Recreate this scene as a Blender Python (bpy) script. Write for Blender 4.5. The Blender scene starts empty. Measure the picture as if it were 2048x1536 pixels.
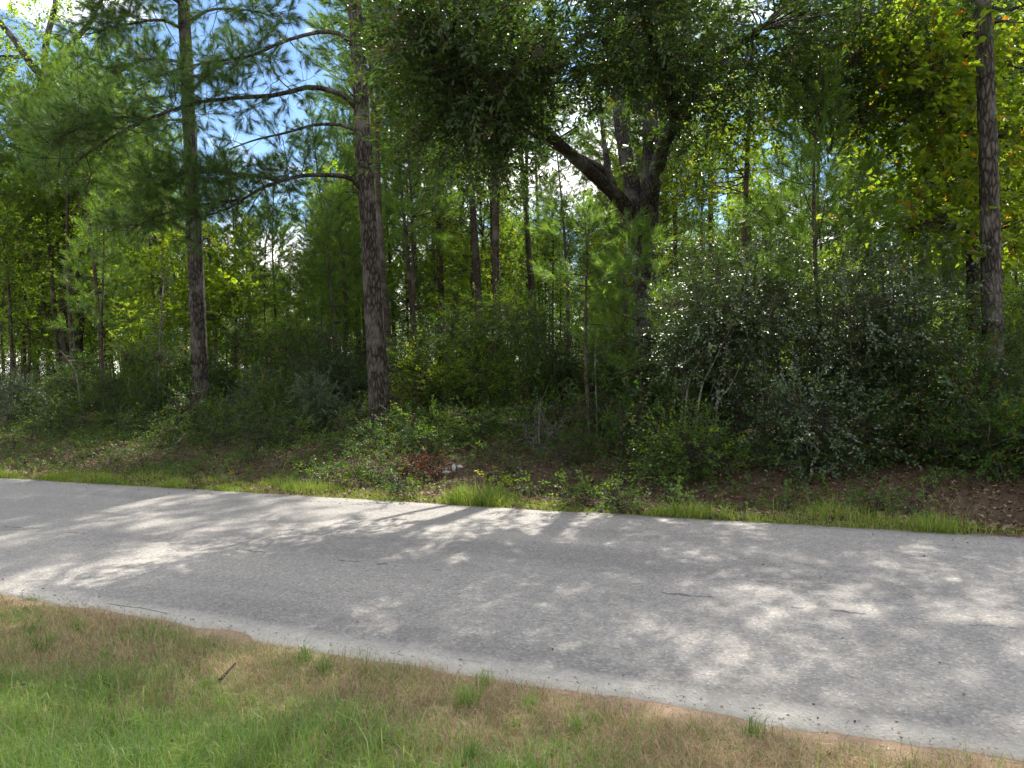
import bpy, math, random
import numpy as np
from mathutils import Vector, Matrix

# ------------------------------------------------------------------ camera, sky, sun, exposure
SC = bpy.context.scene
COL = SC.collection
F = 1607.0                                   # focal length in pixels of the 2048 px wide photograph
EYE = 1.8
PITCH = math.radians(-1.71)
ROLL = math.radians(1.9)
fwd = np.array([0, math.cos(PITCH), math.sin(PITCH)])
up0 = np.array([0, -math.sin(PITCH), math.cos(PITCH)])
rt0 = np.array([1.0, 0, 0])
cup = math.cos(ROLL) * up0 + math.sin(ROLL) * rt0
crt = math.cos(ROLL) * rt0 - math.sin(ROLL) * up0
cam = bpy.data.cameras.new('camera')
cam.sensor_width = 36.0
cam.lens = 36.0 * F / 2048.0
cam.clip_start = 0.05
cam.clip_end = 2000
co = bpy.data.objects.new('camera', cam)
COL.objects.link(co)
co.matrix_world = Matrix(((crt[0], cup[0], -fwd[0], 0), (crt[1], cup[1], -fwd[1], 0),
                          (crt[2], cup[2], -fwd[2], EYE), (0, 0, 0, 1)))
SC.camera = co

SUN_AZ = math.radians(19.0)                  # right of straight ahead
SUN_EL = math.radians(46.0)
world = bpy.data.worlds.new('World')
SC.world = world
world.use_nodes = True
wn, wl = world.node_tree.nodes, world.node_tree.links
wn.clear()
w_out = wn.new('ShaderNodeOutputWorld')
w_bg = wn.new('ShaderNodeBackground')
w_bg.inputs['Strength'].default_value = 0.085
sky = wn.new('ShaderNodeTexSky')
sky.sky_type = 'NISHITA'
sky.sun_disc = False
sky.sun_elevation = SUN_EL
sky.sun_rotation = SUN_AZ
sky.dust_density = 0.0
sky.ozone_density = 4.0
w_tc = wn.new('ShaderNodeTexCoord')
w_map = wn.new('ShaderNodeMapping')
w_map.inputs['Scale'].default_value = (1, 1, 2.2)
w_map.inputs['Location'].default_value = (5.557, 1.140, 0.016)
w_noise = wn.new('ShaderNodeTexNoise')
w_noise.inputs['Scale'].default_value = 3.2
w_noise.inputs['Detail'].default_value = 8
w_noise.inputs['Roughness'].default_value = 0.58
w_ramp = wn.new('ShaderNodeValToRGB')
w_ramp.color_ramp.elements[0].position = 0.47
w_ramp.color_ramp.elements[1].position = 0.60
w_mix = wn.new('ShaderNodeMixRGB')
w_mix.inputs['Color2'].default_value = (19.0, 18.2, 17.7, 1)
wl.new(w_tc.outputs['Generated'], w_map.inputs['Vector'])
wl.new(w_map.outputs['Vector'], w_noise.inputs['Vector'])
wl.new(w_noise.outputs['Fac'], w_ramp.inputs['Fac'])
wl.new(w_ramp.outputs['Color'], w_mix.inputs['Fac'])
wl.new(sky.outputs['Color'], w_mix.inputs['Color1'])
wl.new(w_mix.outputs['Color'], w_bg.inputs['Color'])
wl.new(w_bg.outputs['Background'], w_out.inputs['Surface'])

sd = Vector((math.sin(SUN_AZ) * math.cos(SUN_EL), math.cos(SUN_AZ) * math.cos(SUN_EL), math.sin(SUN_EL)))
sun = bpy.data.lights.new('sun', 'SUN')
sun.energy = 4.0
sun.angle = math.radians(0.53)
sun.color = (1.0, 0.94, 0.84)
so = bpy.data.objects.new('sun', sun)
so.rotation_euler = sd.to_track_quat('Z', 'Y').to_euler()
COL.objects.link(so)

SC.view_settings.view_transform = 'Standard'
SC.view_settings.look = 'None'
SC.view_settings.gamma = 1
SC.view_settings.exposure = 1.33
SC.view_settings.use_curve_mapping = False
cy = SC.cycles
cy.max_bounces = 5
cy.diffuse_bounces = 3
cy.glossy_bounces = 2
cy.transmission_bounces = 4
cy.transparent_max_bounces = 4
cy.sample_clamp_indirect = 6
cy.use_denoising = True
cy.denoiser = 'OPENIMAGEDENOISE'
cy.denoising_input_passes = 'RGB_ALBEDO_NORMAL'
cy.denoising_prefilter = 'ACCURATE'
SC.render.filter_size = 1.3
cy.use_adaptive_sampling = True
cy.adaptive_threshold = 0.015

# ------------------------------------------------------------------ helpers: places
rng = np.random.default_rng(11)
random.seed(11)
UD = np.array([-0.8949, 0.4462])             # along the road, away to the left
ND = np.array([0.4462, 0.8949])              # across the road, away
S0, S1 = 4.02, 8.68                          # near and far edge of the road


def ray(px, py):
    return fwd + crt * (px - 1024) / F - cup * (py - 768) / F


def W(px, py, Y):
    """the point seen at (px, py) at depth Y"""
    d = ray(px, py)
    return np.array([0, 0, EYE]) + d * (Y / d[1])


def proj(p):
    v = np.asarray(p) - np.array([0, 0, EYE])
    z = v @ fwd
    return 1024 + F * (v @ crt) / z, 768 - F * (v @ cup) / z, z


def st(x, y):
    return ND[0] * x + ND[1] * y, UD[0] * x + UD[1] * y


def xy(s, t):
    return ND[0] * s + UD[0] * t, ND[1] * s + UD[1] * t


PROF_S = [-400, -20, 0, 3.0, 3.9, 4.2, 8.5, 8.75, 9.6, 10.3, 11.2, 12.6, 14.5, 18, 26, 60, 400]
PROF_Z = [0.1, 0.1, 0.08, 0.05, -0.01, -0.03, -0.03, -0.01, -0.07, -0.22, -0.16, 0.10, 0.22, 0.30, 0.42, 0.6, 0.8]


def gz(x, y):
    s, t = st(np.asarray(x, float), np.asarray(y, float))
    z = np.interp(s, PROF_S, PROF_Z)
    k = np.clip((s - 8.8) / 2.0, 0, 1) + np.clip((3.9 - s) / 1.0, 0, 1) * 0.6
    z = z + k * (0.035 * np.sin(2.1 * t + 1.3 * s) + 0.03 * np.sin(0.83 * t - 2.2 * s + 1) + 0.02 * np.sin(4.7 * t + 3.1 * s))
    return z


def G(px, py):
    """the point of the ground seen at (px, py)"""
    d = ray(px, py)
    lo, hi = 1.0, 200.0
    for k in range(60):
        m = (lo + hi) / 2
        p = np.array([0, 0, EYE]) + d * m
        if p[2] > gz(p[0], p[1]):
            lo = m
        else:
            hi = m
    p = np.array([0, 0, EYE]) + d * lo
    p[2] = gz(p[0], p[1])
    return p


def GX(px, s):
    """the ground point in image column px (taken at the horizon) at distance s across the road"""
    d = ray(px, 730)
    k = s / (ND[0] * d[0] + ND[1] * d[1])
    x, y = d[0] * k, d[1] * k
    return np.array([x, y, float(gz(x, y))])


# ------------------------------------------------------------------ helpers: meshes
def tri_mesh(name, V, T, rnd=None, mat=None, smooth=False):
    V = np.asarray(V, np.float32).reshape(-1, 3)
    T = np.asarray(T, np.int32).reshape(-1, 3)
    me = bpy.data.meshes.new(name)
    me.vertices.add(len(V))
    me.vertices.foreach_set('co', V.ravel())
    me.loops.add(len(T) * 3)
    me.loops.foreach_set('vertex_index', T.ravel())
    me.polygons.add(len(T))
    me.polygons.foreach_set('loop_start', np.arange(0, len(T) * 3, 3, dtype=np.int32))
    if smooth:
        me.polygons.foreach_set('use_smooth', np.ones(len(T), bool))
    if rnd is not None:
        a = me.attributes.new('rnd', 'FLOAT', 'POINT')
        a.data.foreach_set('value', np.asarray(rnd, np.float32).ravel())
    me.update(calc_edges=True)
    if mat:
        me.materials.append(mat)
    return me


def link(name, me, parent=None, loc=None, kind=None):
    o = bpy.data.objects.new(name, me)
    COL.objects.link(o)
    if parent is not None:
        o.parent = parent
    if loc is not None:
        o.location = tuple(float(c) for c in loc)
    if kind:
        o['kind'] = kind
    return o


def tag(o, label, cat, group=None):
    o['label'] = label
    o['category'] = cat
    if group:
        o['group'] = group
    return o


def root(name, loc, label, cat, group=None):
    o = link(name, None, loc=loc)
    return tag(o, label, cat, group)


def copy_tree(o, parent=None):
    c = o.copy()
    COL.objects.link(c)
    c.parent = parent
    for ch in o.children:
        copy_tree(ch, c)
    return c


def tubes(paths, radii, sides=5, cap=False):
    """paths (m,k,3), radii (m,k) -> V, T"""
    P = np.asarray(paths, float)
    R = np.asarray(radii, float)
    m, k, _ = P.shape
    D = np.gradient(P, axis=1)
    D /= np.linalg.norm(D, axis=2, keepdims=True) + 1e-9
    ref = np.where(np.abs(D[..., 2:3]) > 0.9, np.array([1.0, 0, 0]), np.array([0, 0, 1.0]))
    A = np.cross(D, ref)
    A /= np.linalg.norm(A, axis=2, keepdims=True) + 1e-9
    B = np.cross(D, A)
    an = np.arange(sides) * 2 * math.pi / sides
    V = P[:, :, None, :] + R[:, :, None, None] * (A[:, :, None, :] * np.cos(an)[None, None, :, None] + B[:, :, None, :] * np.sin(an)[None, None, :, None])
    V = V.reshape(-1, 3)
    i = np.arange(m)[:, None, None] * k * sides
    j = np.arange(k - 1)[None, :, None] * sides
    a = np.arange(sides)[None, None, :]
    b = (a + 1) % sides
    q0, q1, q2, q3 = i + j + a, i + j + b, i + j + sides + b, i + j + sides + a
    T = np.concatenate([np.stack([q0, q1, q2], -1).reshape(-1, 3), np.stack([q0, q2, q3], -1).reshape(-1, 3)])
    return V, T


def smooth_path(pts, n):
    """Catmull-Rom through pts, n samples"""
    P = np.asarray(pts, float)
    if len(P) == 2:
        return P[0] + (P[1] - P[0]) * np.linspace(0, 1, n)[:, None]
    Q = np.vstack([2 * P[0] - P[1], P, 2 * P[-1] - P[-2]])
    u = np.linspace(0, len(P) - 1 - 1e-6, n)
    i = u.astype(int)
    f = (u - i)[:, None]
    p0, p1, p2, p3 = Q[i], Q[i + 1], Q[i + 2], Q[i + 3]
    return 0.5 * (2 * p1 + (p2 - p0) * f + (2 * p0 - 5 * p1 + 4 * p2 - p3) * f * f + (3 * p1 - p0 - 3 * p2 + p3) * f ** 3)


def merge(*parts):
    Vs, Ts, n = [], [], 0
    for V, T in parts:
        if len(V) == 0:
            continue
        Vs.append(V)
        Ts.append(T + n)
        n += len(V)
    return np.vstack(Vs), np.vstack(Ts)


def unit(v):
    return v / (np.linalg.norm(v, axis=-1, keepdims=True) + 1e-9)


def frames(D, r):
    """random frames whose y axis is D (m,3) -> (m,3,3) columns x,y,z, z mostly up"""
    D = unit(D)
    upv = np.tile(np.array([0, 0, 1.0]), (len(D), 1)) + r.normal(0, 0.25, D.shape)
    X = unit(np.cross(D, upv))
    Z = np.cross(X, D)
    return np.stack([X, D, Z], -1)


def leaf_cluster(r, n, L, wd, length, spread=0.9, obovate=False, shape=4, tilt=0.5):
    """a leafy twig along +y: n folded leaves -> V (n*k,3), T, rnd"""
    V, T, R = [], [], []
    for i in range(n):
        f = (i + 0.5) / n
        pos = np.array([0, length * f, 0]) + r.normal(0, 0.015, 3)
        side = 1 if i % 2 else -1
        az = side * r.uniform(0.35, 1.0) * spread + r.normal(0, 0.25)
        if i == n - 1:
            az = r.normal(0, 0.2)
        el = r.normal(-0.05, 0.35)
        d = np.array([math.sin(az) * math.cos(el), math.cos(az) * math.cos(el), math.sin(el)])
        nrm = unit(np.array([0, 0, 1.0]) + r.normal(0, tilt, 3))
        x = unit(np.cross(d, nrm))
        z = np.cross(x, d)
        l = L * r.uniform(0.65, 1.15)
        w = wd * r.uniform(0.75, 1.15) / 2
        fold = 0.35 * w
        b = len(V)
        if shape == 4:
            m1, m2 = (0.4, 0.75) if obovate else (0.28, 0.62)
            w1, w2 = (0.55, 1.0) if obovate else (0.95, 0.9)
            V += [pos, pos + d * l * m1 - x * w * w1 + z * fold, pos + d * l * m2 - x * w * w2 + z * fold, pos + d * l - z * l * 0.1,
                  pos + d * l * m2 + x * w * w2 + z * fold, pos + d * l * m1 + x * w * w1 + z * fold]
            T += [(b, b + 2, b + 1), (b, b + 3, b + 2), (b, b + 4, b + 3), (b, b + 5, b + 4)]
            R += [r.random()] * 6
        else:
            V += [pos, pos + d * l * 0.5 - x * w + z * fold, pos + d * l - z * l * 0.1, pos + d * l * 0.5 + x * w + z * fold]
            T += [(b, b + 2, b + 1), (b, b + 3, b + 2)]
            R += [r.random()] * 4
            R[-4:] = [R[-1]] * 4
            continue
        R[-6:] = [R[-1]] * 6
    return np.array(V), np.array(T), np.array(R)


def needle_tuft(r, n, L, wd, shoot=0.22):
    """a shoot along +y with n needles -> V, T, rnd"""
    f = r.uniform(0, 1, n) ** 0.7
    pos = np.zeros((n, 3))
    pos[:, 1] = f * shoot
    th = r.uniform(0, 2 * math.pi, n)
    sp = r.uniform(0.35, 1.25, n) * (1.15 - 0.75 * f)
    d = np.stack([np.sin(sp) * np.cos(th), np.cos(sp), np.sin(sp) * np.sin(th)], -1)
    l = L * r.uniform(0.7, 1.1, n)[:, None]
    side = unit(np.cross(d, r.normal(0, 1, (n, 3)))) * wd / 2
    tip = pos + d * l + np.stack([np.zeros(n), np.zeros(n), -0.08 * l[:, 0]], -1)
    V = np.stack([pos - side, pos + side, tip], 1).reshape(-1, 3)
    T = np.arange(3 * n).reshape(-1, 3)
    return V, T, np.repeat(r.random(n) * 0.5 + 0.25, 3)


def stamp(r, clusters, P, D, scale):
    """stamp clusters at P along D -> V, T, rnd"""
    m = len(P)
    M = frames(D, r) * np.asarray(scale)[:, None, None]
    pick = r.integers(0, len(clusters), m)
    Vs, Ts, Rs, n = [], [], [], 0
    for ci, (cv, ct, cr) in enumerate(clusters):
        ix = np.where(pick == ci)[0]
        if len(ix) == 0:
            continue
        V = np.einsum('mij,nj->mni', M[ix], cv) + P[ix][:, None, :]
        k = len(cv)
        T = ct[None] + (np.arange(len(ix)) * k)[:, None, None] + n
        tone = r.normal(0, 0.16, len(ix))
        Vs.append(V.reshape(-1, 3))
        Ts.append(T.reshape(-1, 3))
        Rs.append(np.clip(cr[None] * 0.7 + 0.15 + tone[:, None], 0, 1).ravel())
        n += len(ix) * k
    return np.vstack(Vs), np.vstack(Ts), np.concatenate(Rs)


def in_blob(r, c, rad, n, shell=0.6):
    d = unit(r.normal(0, 1, (n, 3)))
    q = r.random(n) ** (1 / 3.0)
    q = shell * (0.45 + 0.55 * q) + (1 - shell) * q
    return np.asarray(c) + d * q[:, None] * np.asarray(rad)


def grow(r, skel, blobs, twig_rad=0.006, sec_rad=0.022, spread=0.42, droop=0.0, up=0.15):
    """skel (N,3) wood nodes; blobs [(centre, radii, n_secondary, n_twig)]
    -> secondary branch tubes, twig tubes, twig positions, twig directions"""
    skel = np.asarray(skel)
    secs, mids = [], []
    TP, TD, TB = [], [], []
    for c, rad, ns, nt in blobs:
        E = in_blob(r, c, rad, ns)
        d = np.linalg.norm(E[:, None] - skel[None], axis=2) + 0.6 * np.clip(skel[None, :, 2] - E[:, None, 2], 0, None)
        Bs = skel[np.argmin(d, 1)]
        span = np.linalg.norm(E - Bs, axis=1, keepdims=True)
        M1 = Bs * 0.67 + E * 0.33 + r.normal(0, 0.07, E.shape) * span + np.array([0, 0, 0.06]) * span
        M2 = Bs * 0.33 + E * 0.67 + r.normal(0, 0.07, E.shape) * span + np.array([0, 0, 0.05]) * span
        secs.append(np.stack([Bs, M1, M2, E], 1))
        nodes = np.concatenate([E, M2, (E + M2) / 2])
        k = r.integers(0, len(nodes), nt)
        off = r.normal(0, 1, (nt, 3)) * spread * np.array([1, 1, 0.7])
        tp = nodes[k] + off
        TB.append(nodes[k])
        TP.append(tp)
        out = unit(tp - np.asarray(c))
        TD.append(unit(unit(off) * 0.8 + out * 0.5 + np.array([0, 0, up - droop]) + r.normal(0, 0.3, off.shape)))
    secs = np.concatenate(secs)
    TP, TD, TB = np.concatenate(TP), np.concatenate(TD), np.concatenate(TB)
    sv = tubes(secs, np.tile(np.array([1.0, 0.75, 0.5, 0.25]) * sec_rad, (len(secs), 1)), 4)
    tw = np.stack([TB, TP + TD * 0.1], 1)
    tv = tubes(tw, np.tile(np.array([1.0, 0.4]) * twig_rad, (len(tw), 1)), 3)
    return sv, tv, TP, TD


def vnoise(x, y, seed, f=1.0):
    rr = np.random.default_rng(seed)
    z = 0
    for k in range(7):
        a, p = rr.uniform(0, 6.28), rr.uniform(0, 6.28)
        q = f * rr.uniform(0.6, 2.4)
        z = z + np.sin(q * (x * math.cos(a) + y * math.sin(a)) + p)
    return z / 3.5


# ------------------------------------------------------------------ helpers: materials
def mat_new(name):
    m = bpy.data.materials.new(name)
    m.use_nodes = True
    n = m.node_tree.nodes
    n.clear()
    return m, n, m.node_tree.links


def leaf_mat(name, dark, light, trans, tfac=0.35, rough=0.5, spec=0.4, odd=None, odd_at=0.97, objvar=0.25):
    m, n, l = mat_new(name)
    out = n.new('ShaderNodeOutputMaterial')
    at = n.new('ShaderNodeAttribute')
    at.attribute_name = 'rnd'
    rp = n.new('ShaderNodeValToRGB')
    e = rp.color_ramp.elements
    e[0].color = (*dark, 1)
    e[0].position = 0.1
    e[1].color = (*light, 1)
    e[1].position = 0.85
    if odd:
        x = rp.color_ramp.elements.new(odd_at)
        x.color = (*odd, 1)
    l.new(at.outputs['Fac'], rp.inputs['Fac'])
    oi = n.new('ShaderNodeObjectInfo')
    hs = n.new('ShaderNodeHueSaturation')
    mr = n.new('ShaderNodeMapRange')
    mr.inputs['To Min'].default_value = 1 - objvar
    mr.inputs['To Max'].default_value = 1 + objvar
    l.new(oi.outputs['Random'], mr.inputs['Value'])
    l.new(mr.outputs['Result'], hs.inputs['Value'])
    l.new(rp.outputs['Color'], hs.inputs['Color'])
    pb = n.new('ShaderNodeBsdfPrincipled')
    pb.inputs['Roughness'].default_value = rough
    pb.inputs['Specular IOR Level'].default_value = spec
    l.new(hs.outputs['Color'], pb.inputs['Base Color'])
    tr = n.new('ShaderNodeBsdfTranslucent')
    mx = n.new('ShaderNodeMixRGB')
    mx.blend_type = 'MULTIPLY'
    mx.inputs['Fac'].default_value = 1
    mx.inputs['Color2'].default_value = (*trans, 1)
    l.new(hs.outputs['Color'], mx.inputs['Color1'])
    l.new(mx.outputs['Color'], tr.inputs['Color'])
    ms = n.new('ShaderNodeMixShader')
    ms.inputs['Fac'].default_value = tfac
    l.new(pb.outputs['BSDF'], ms.inputs[1])
    l.new(tr.outputs['BSDF'], ms.inputs[2])
    l.new(ms.outputs['Shader'], out.inputs['Surface'])
    return m


def bark_mat(name, dark, light, scale=(9, 9, 2.2), bump=0.7, lichen=None, dist=0.02):
    m, n, l = mat_new(name)
    out = n.new('ShaderNodeOutputMaterial')
    tc = n.new('ShaderNodeTexCoord')
    mp = n.new('ShaderNodeMapping')
    mp.inputs['Scale'].default_value = scale
    l.new(tc.outputs['Object'], mp.inputs['Vector'])
    ns = n.new('ShaderNodeTexNoise')
    ns.inputs['Scale'].default_value = 1.5
    ns.inputs['Detail'].default_value = 6
    l.new(mp.outputs['Vector'], ns.inputs['Vector'])
    ad = n.new('ShaderNodeVectorMath')
    ad.operation = 'MULTIPLY_ADD'
    ad.inputs[1].default_value = (0.6, 0.6, 0.6)
    l.new(ns.outputs['Color'], ad.inputs[0])
    l.new(mp.outputs['Vector'], ad.inputs[2])
    vo = n.new('ShaderNodeTexVoronoi')
    vo.feature = 'DISTANCE_TO_EDGE'
    vo.inputs['Scale'].default_value = 1.6
    l.new(ad.outputs['Vector'], vo.inputs['Vector'])
    rp = n.new('ShaderNodeValToRGB')
    rp.color_ramp.elements[0].color = (*[c * 0.28 for c in dark], 1)
    rp.color_ramp.elements[0].position = 0.02
    rp.color_ramp.elements[1].color = (*dark, 1)
    rp.color_ramp.elements[1].position = 0.14
    x = rp.color_ramp.elements.new(0.5)
    x.color = (*light, 1)
    l.new(vo.outputs['Distance'], rp.inputs['Fac'])
    n2 = n.new('ShaderNodeTexNoise')
    n2.inputs['Scale'].default_value = 2.3
    n2.inputs['Detail'].default_value = 5
    l.new(tc.outputs['Object'], n2.inputs['Vector'])
    mx = n.new('ShaderNodeMixRGB')
    r2 = n.new('ShaderNodeValToRGB')
    r2.color_ramp.elements[0].position = 0.5
    r2.color_ramp.elements[1].position = 0.68
    l.new(n2.outputs['Fac'], r2.inputs['Fac'])
    ml = n.new('ShaderNodeMath')
    ml.operation = 'MULTIPLY'
    ml.inputs[1].default_value = 0.7
    l.new(r2.outputs['Color'], ml.inputs[0])
    l.new(ml.outputs[0], mx.inputs['Fac'])
    l.new(rp.outputs['Color'], mx.inputs['Color1'])
    mx.inputs['Color2'].default_value = (*(lichen or [c * 1.5 for c in light]), 1)
    pb = n.new('ShaderNodeBsdfPrincipled')
    pb.inputs['Roughness'].default_value = 0.9
    pb.inputs['Specular IOR Level'].default_value = 0.15
    l.new(mx.outputs['Color'], pb.inputs['Base Color'])
    bp = n.new('ShaderNodeBump')
    bp.inputs['Strength'].default_value = bump
    bp.inputs['Distance'].default_value = dist
    mn = n.new('ShaderNodeMath')
    mn.operation = 'MINIMUM'
    mn.inputs[1].default_value = 0.25
    l.new(vo.outputs['Distance'], mn.inputs[0])
    sm = n.new('ShaderNodeMath')
    sm.operation = 'MULTIPLY_ADD'
    sm.inputs[1].default_value = 0.25
    l.new(ns.outputs['Fac'], sm.inputs[0])
    m4 = n.new('ShaderNodeMath')
    m4.operation = 'MULTIPLY'
    m4.inputs[1].default_value = 3.0
    l.new(mn.outputs[0], m4.inputs[0])
    l.new(m4.outputs[0], sm.inputs[2])
    l.new(sm.outputs[0], bp.inputs['Height'])
    l.new(bp.outputs['Normal'], pb.inputs['Normal'])
    l.new(pb.outputs['BSDF'], out.inputs['Surface'])
    return m


M = {}
M['pine_bark'] = bark_mat('pine_bark', (0.062, 0.052, 0.045), (0.14, 0.118, 0.102), (10, 10, 3.0), 0.9, (0.17, 0.155, 0.14))
M['young_bark'] = bark_mat('young_bark', (0.07, 0.052, 0.042), (0.15, 0.115, 0.09), (22, 22, 7), 0.6, (0.16, 0.14, 0.12), 0.01)
M['oak_bark'] = bark_mat('oak_bark', (0.05, 0.042, 0.035), (0.11, 0.095, 0.08), (14, 14, 5), 0.8, (0.20, 0.20, 0.18))
M['pale_bark'] = bark_mat('pale_bark', (0.16, 0.145, 0.12), (0.30, 0.28, 0.24), (18, 18, 9), 0.4, (0.42, 0.41, 0.37), 0.006)
M['shrub_bark'] = bark_mat('shrub_bark', (0.09, 0.08, 0.065), (0.17, 0.155, 0.13), (18, 18, 9), 0.4, (0.26, 0.25, 0.22), 0.006)
M['grey_wood'] = bark_mat('grey_wood', (0.15, 0.14, 0.125), (0.28, 0.265, 0.24), (30, 30, 8), 0.4, (0.36, 0.345, 0.315), 0.004)
M['stick_wood'] = bark_mat('stick_wood', (0.07, 0.05, 0.04), (0.17, 0.13, 0.10), (40, 40, 12), 0.5, (0.22, 0.18, 0.15), 0.004)
M['twig'] = bark_mat('twig', (0.06, 0.05, 0.04), (0.12, 0.10, 0.08), (30, 30, 10), 0.2, (0.15, 0.13, 0.11), 0.004)
Y_ = (2.5, 2.4, 0.7)
M['oak_leaf'] = leaf_mat('oak_leaf', (0.03, 0.06, 0.02), (0.07, 0.115, 0.036), (2.0, 2.1, 0.6), 0.4, 0.42, 0.5, (0.10, 0.09, 0.03), 0.985)
M['hard_leaf'] = leaf_mat('hard_leaf', (0.055, 0.11, 0.02), (0.13, 0.2, 0.035), Y_, 0.65, 0.5, 0.4, (0.16, 0.15, 0.03), 0.97)
M['dark_bark'] = bark_mat('dark_bark', (0.03, 0.026, 0.022), (0.075, 0.065, 0.055), (16, 16, 6), 0.8, (0.10, 0.095, 0.085))
M['gum_leaf'] = leaf_mat('gum_leaf', (0.08, 0.13, 0.02), (0.16, 0.21, 0.03), Y_, 0.68, 0.45, 0.4, (0.32, 0.12, 0.03), 0.985)
M['yellow_leaf'] = leaf_mat('yellow_leaf', (0.09, 0.15, 0.018), (0.17, 0.23, 0.03), Y_, 0.68, 0.5, 0.35, (0.22, 0.19, 0.03), 0.97)
M['yaupon_leaf'] = leaf_mat('yaupon_leaf', (0.04, 0.075, 0.03), (0.095, 0.14, 0.06), (1.6, 1.7, 0.6), 0.22, 0.40, 1.0, (0.12, 0.12, 0.03), 0.985)
M['shrub_leaf'] = leaf_mat('shrub_leaf', (0.022, 0.052, 0.013), (0.06, 0.11, 0.025), (2.0, 2.1, 0.6), 0.45, 0.5, 0.4, (0.16, 0.10, 0.03), 0.98)
M['fresh_leaf'] = leaf_mat('fresh_leaf', (0.055, 0.11, 0.02), (0.12, 0.19, 0.035), Y_, 0.4, 0.5, 0.4)
M['herb_leaf'] = leaf_mat('herb_leaf', (0.035, 0.075, 0.018), (0.09, 0.15, 0.03), (1.6, 1.7, 0.6), 0.35, 0.55, 0.35, (0.20, 0.15, 0.03), 0.94)
M['red_leaf'] = leaf_mat('red_leaf', (0.06, 0.025, 0.012), (0.13, 0.055, 0.025), (1.6, 1.2, 0.8), 0.35, 0.6, 0.3)
M['needle'] = leaf_mat('needle', (0.035, 0.08, 0.018), (0.085, 0.15, 0.032), (1.7, 1.8, 0.6), 0.38, 0.45, 0.5)
M['young_needle'] = leaf_mat('young_needle', (0.055, 0.11, 0.03), (0.12, 0.19, 0.05), (2.2, 2.2, 0.65), 0.55, 0.42, 0.5)
M['litter'] = leaf_mat('litter', (0.045, 0.03, 0.019), (0.23, 0.15, 0.095), (1.3, 1.1, 0.8), 0.15, 0.7, 0.25, (0.30, 0.21, 0.14), 0.95, 0.0)
M['green_grass'] = leaf_mat('green_grass', (0.09, 0.175, 0.032), (0.21, 0.32, 0.08), (1.6, 1.6, 0.7), 0.35, 0.5, 0.35, (0.30, 0.29, 0.13), 0.96, 0.0)
M['long_grass'] = leaf_mat('long_grass', (0.20, 0.26, 0.07), (0.38, 0.40, 0.17), (1.4, 1.4, 0.8), 0.35, 0.5, 0.35, (0.45, 0.38, 0.22), 0.93, 0.0)
M['grit'] = leaf_mat('grit', (0.24, 0.225, 0.205), (0.50, 0.47, 0.43), (1, 1, 1), 0.0, 0.9, 0.2, (0.6, 0.58, 0.54), 0.95, 0.0)
M['strip_grass'] = leaf_mat('strip_grass', (0.1, 0.165, 0.022), (0.24, 0.33, 0.055), (1.6, 1.6, 0.7), 0.4, 0.5, 0.35, (0.36, 0.30, 0.13), 0.94, 0.0)
M['dry_grass'] = leaf_mat('dry_grass', (0.25, 0.175, 0.1), (0.5, 0.39, 0.24), (1.3, 1.2, 0.9), 0.25, 0.6, 0.3, (0.20, 0.24, 0.07), 0.93, 0.0)


def ramp(n, stops):
    r = n.new('ShaderNodeValToRGB')
    e = r.color_ramp.elements
    while len(e) < len(stops):
        e.new(0.5)
    for k, (p, c) in enumerate(stops):
        e[k].position = p
        e[k].color = (*c, 1) if len(c) == 3 else c
    return r


def noise(n, l, vec, scale, detail=5, rough=0.6):
    x = n.new('ShaderNodeTexNoise')
    x.inputs['Scale'].default_value = scale
    x.inputs['Detail'].default_value = detail
    x.inputs['Roughness'].default_value = rough
    l.new(vec, x.inputs['Vector'])
    return x


def mixc(n, l, fac, a, b, mode='MIX'):
    x = n.new('ShaderNodeMixRGB')
    x.blend_type = mode
    for sock, v in ((x.inputs['Fac'], fac), (x.inputs['Color1'], a), (x.inputs['Color2'], b)):
        if isinstance(v, (int, float)):
            sock.default_value = v
        elif isinstance(v, tuple):
            sock.default_value = (*v, 1)
        else:
            l.new(v, sock)
    return x.outputs['Color']


def mth(n, l, op, a, b=None, c=None):
    x = n.new('ShaderNodeMath')
    x.operation = op
    for k, v in enumerate((a, b, c)):
        if v is None:
            continue
        if isinstance(v, (int, float)):
            x.inputs[k].default_value = v
        else:
            l.new(v, x.inputs[k])
    return x.outputs[0]


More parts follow.
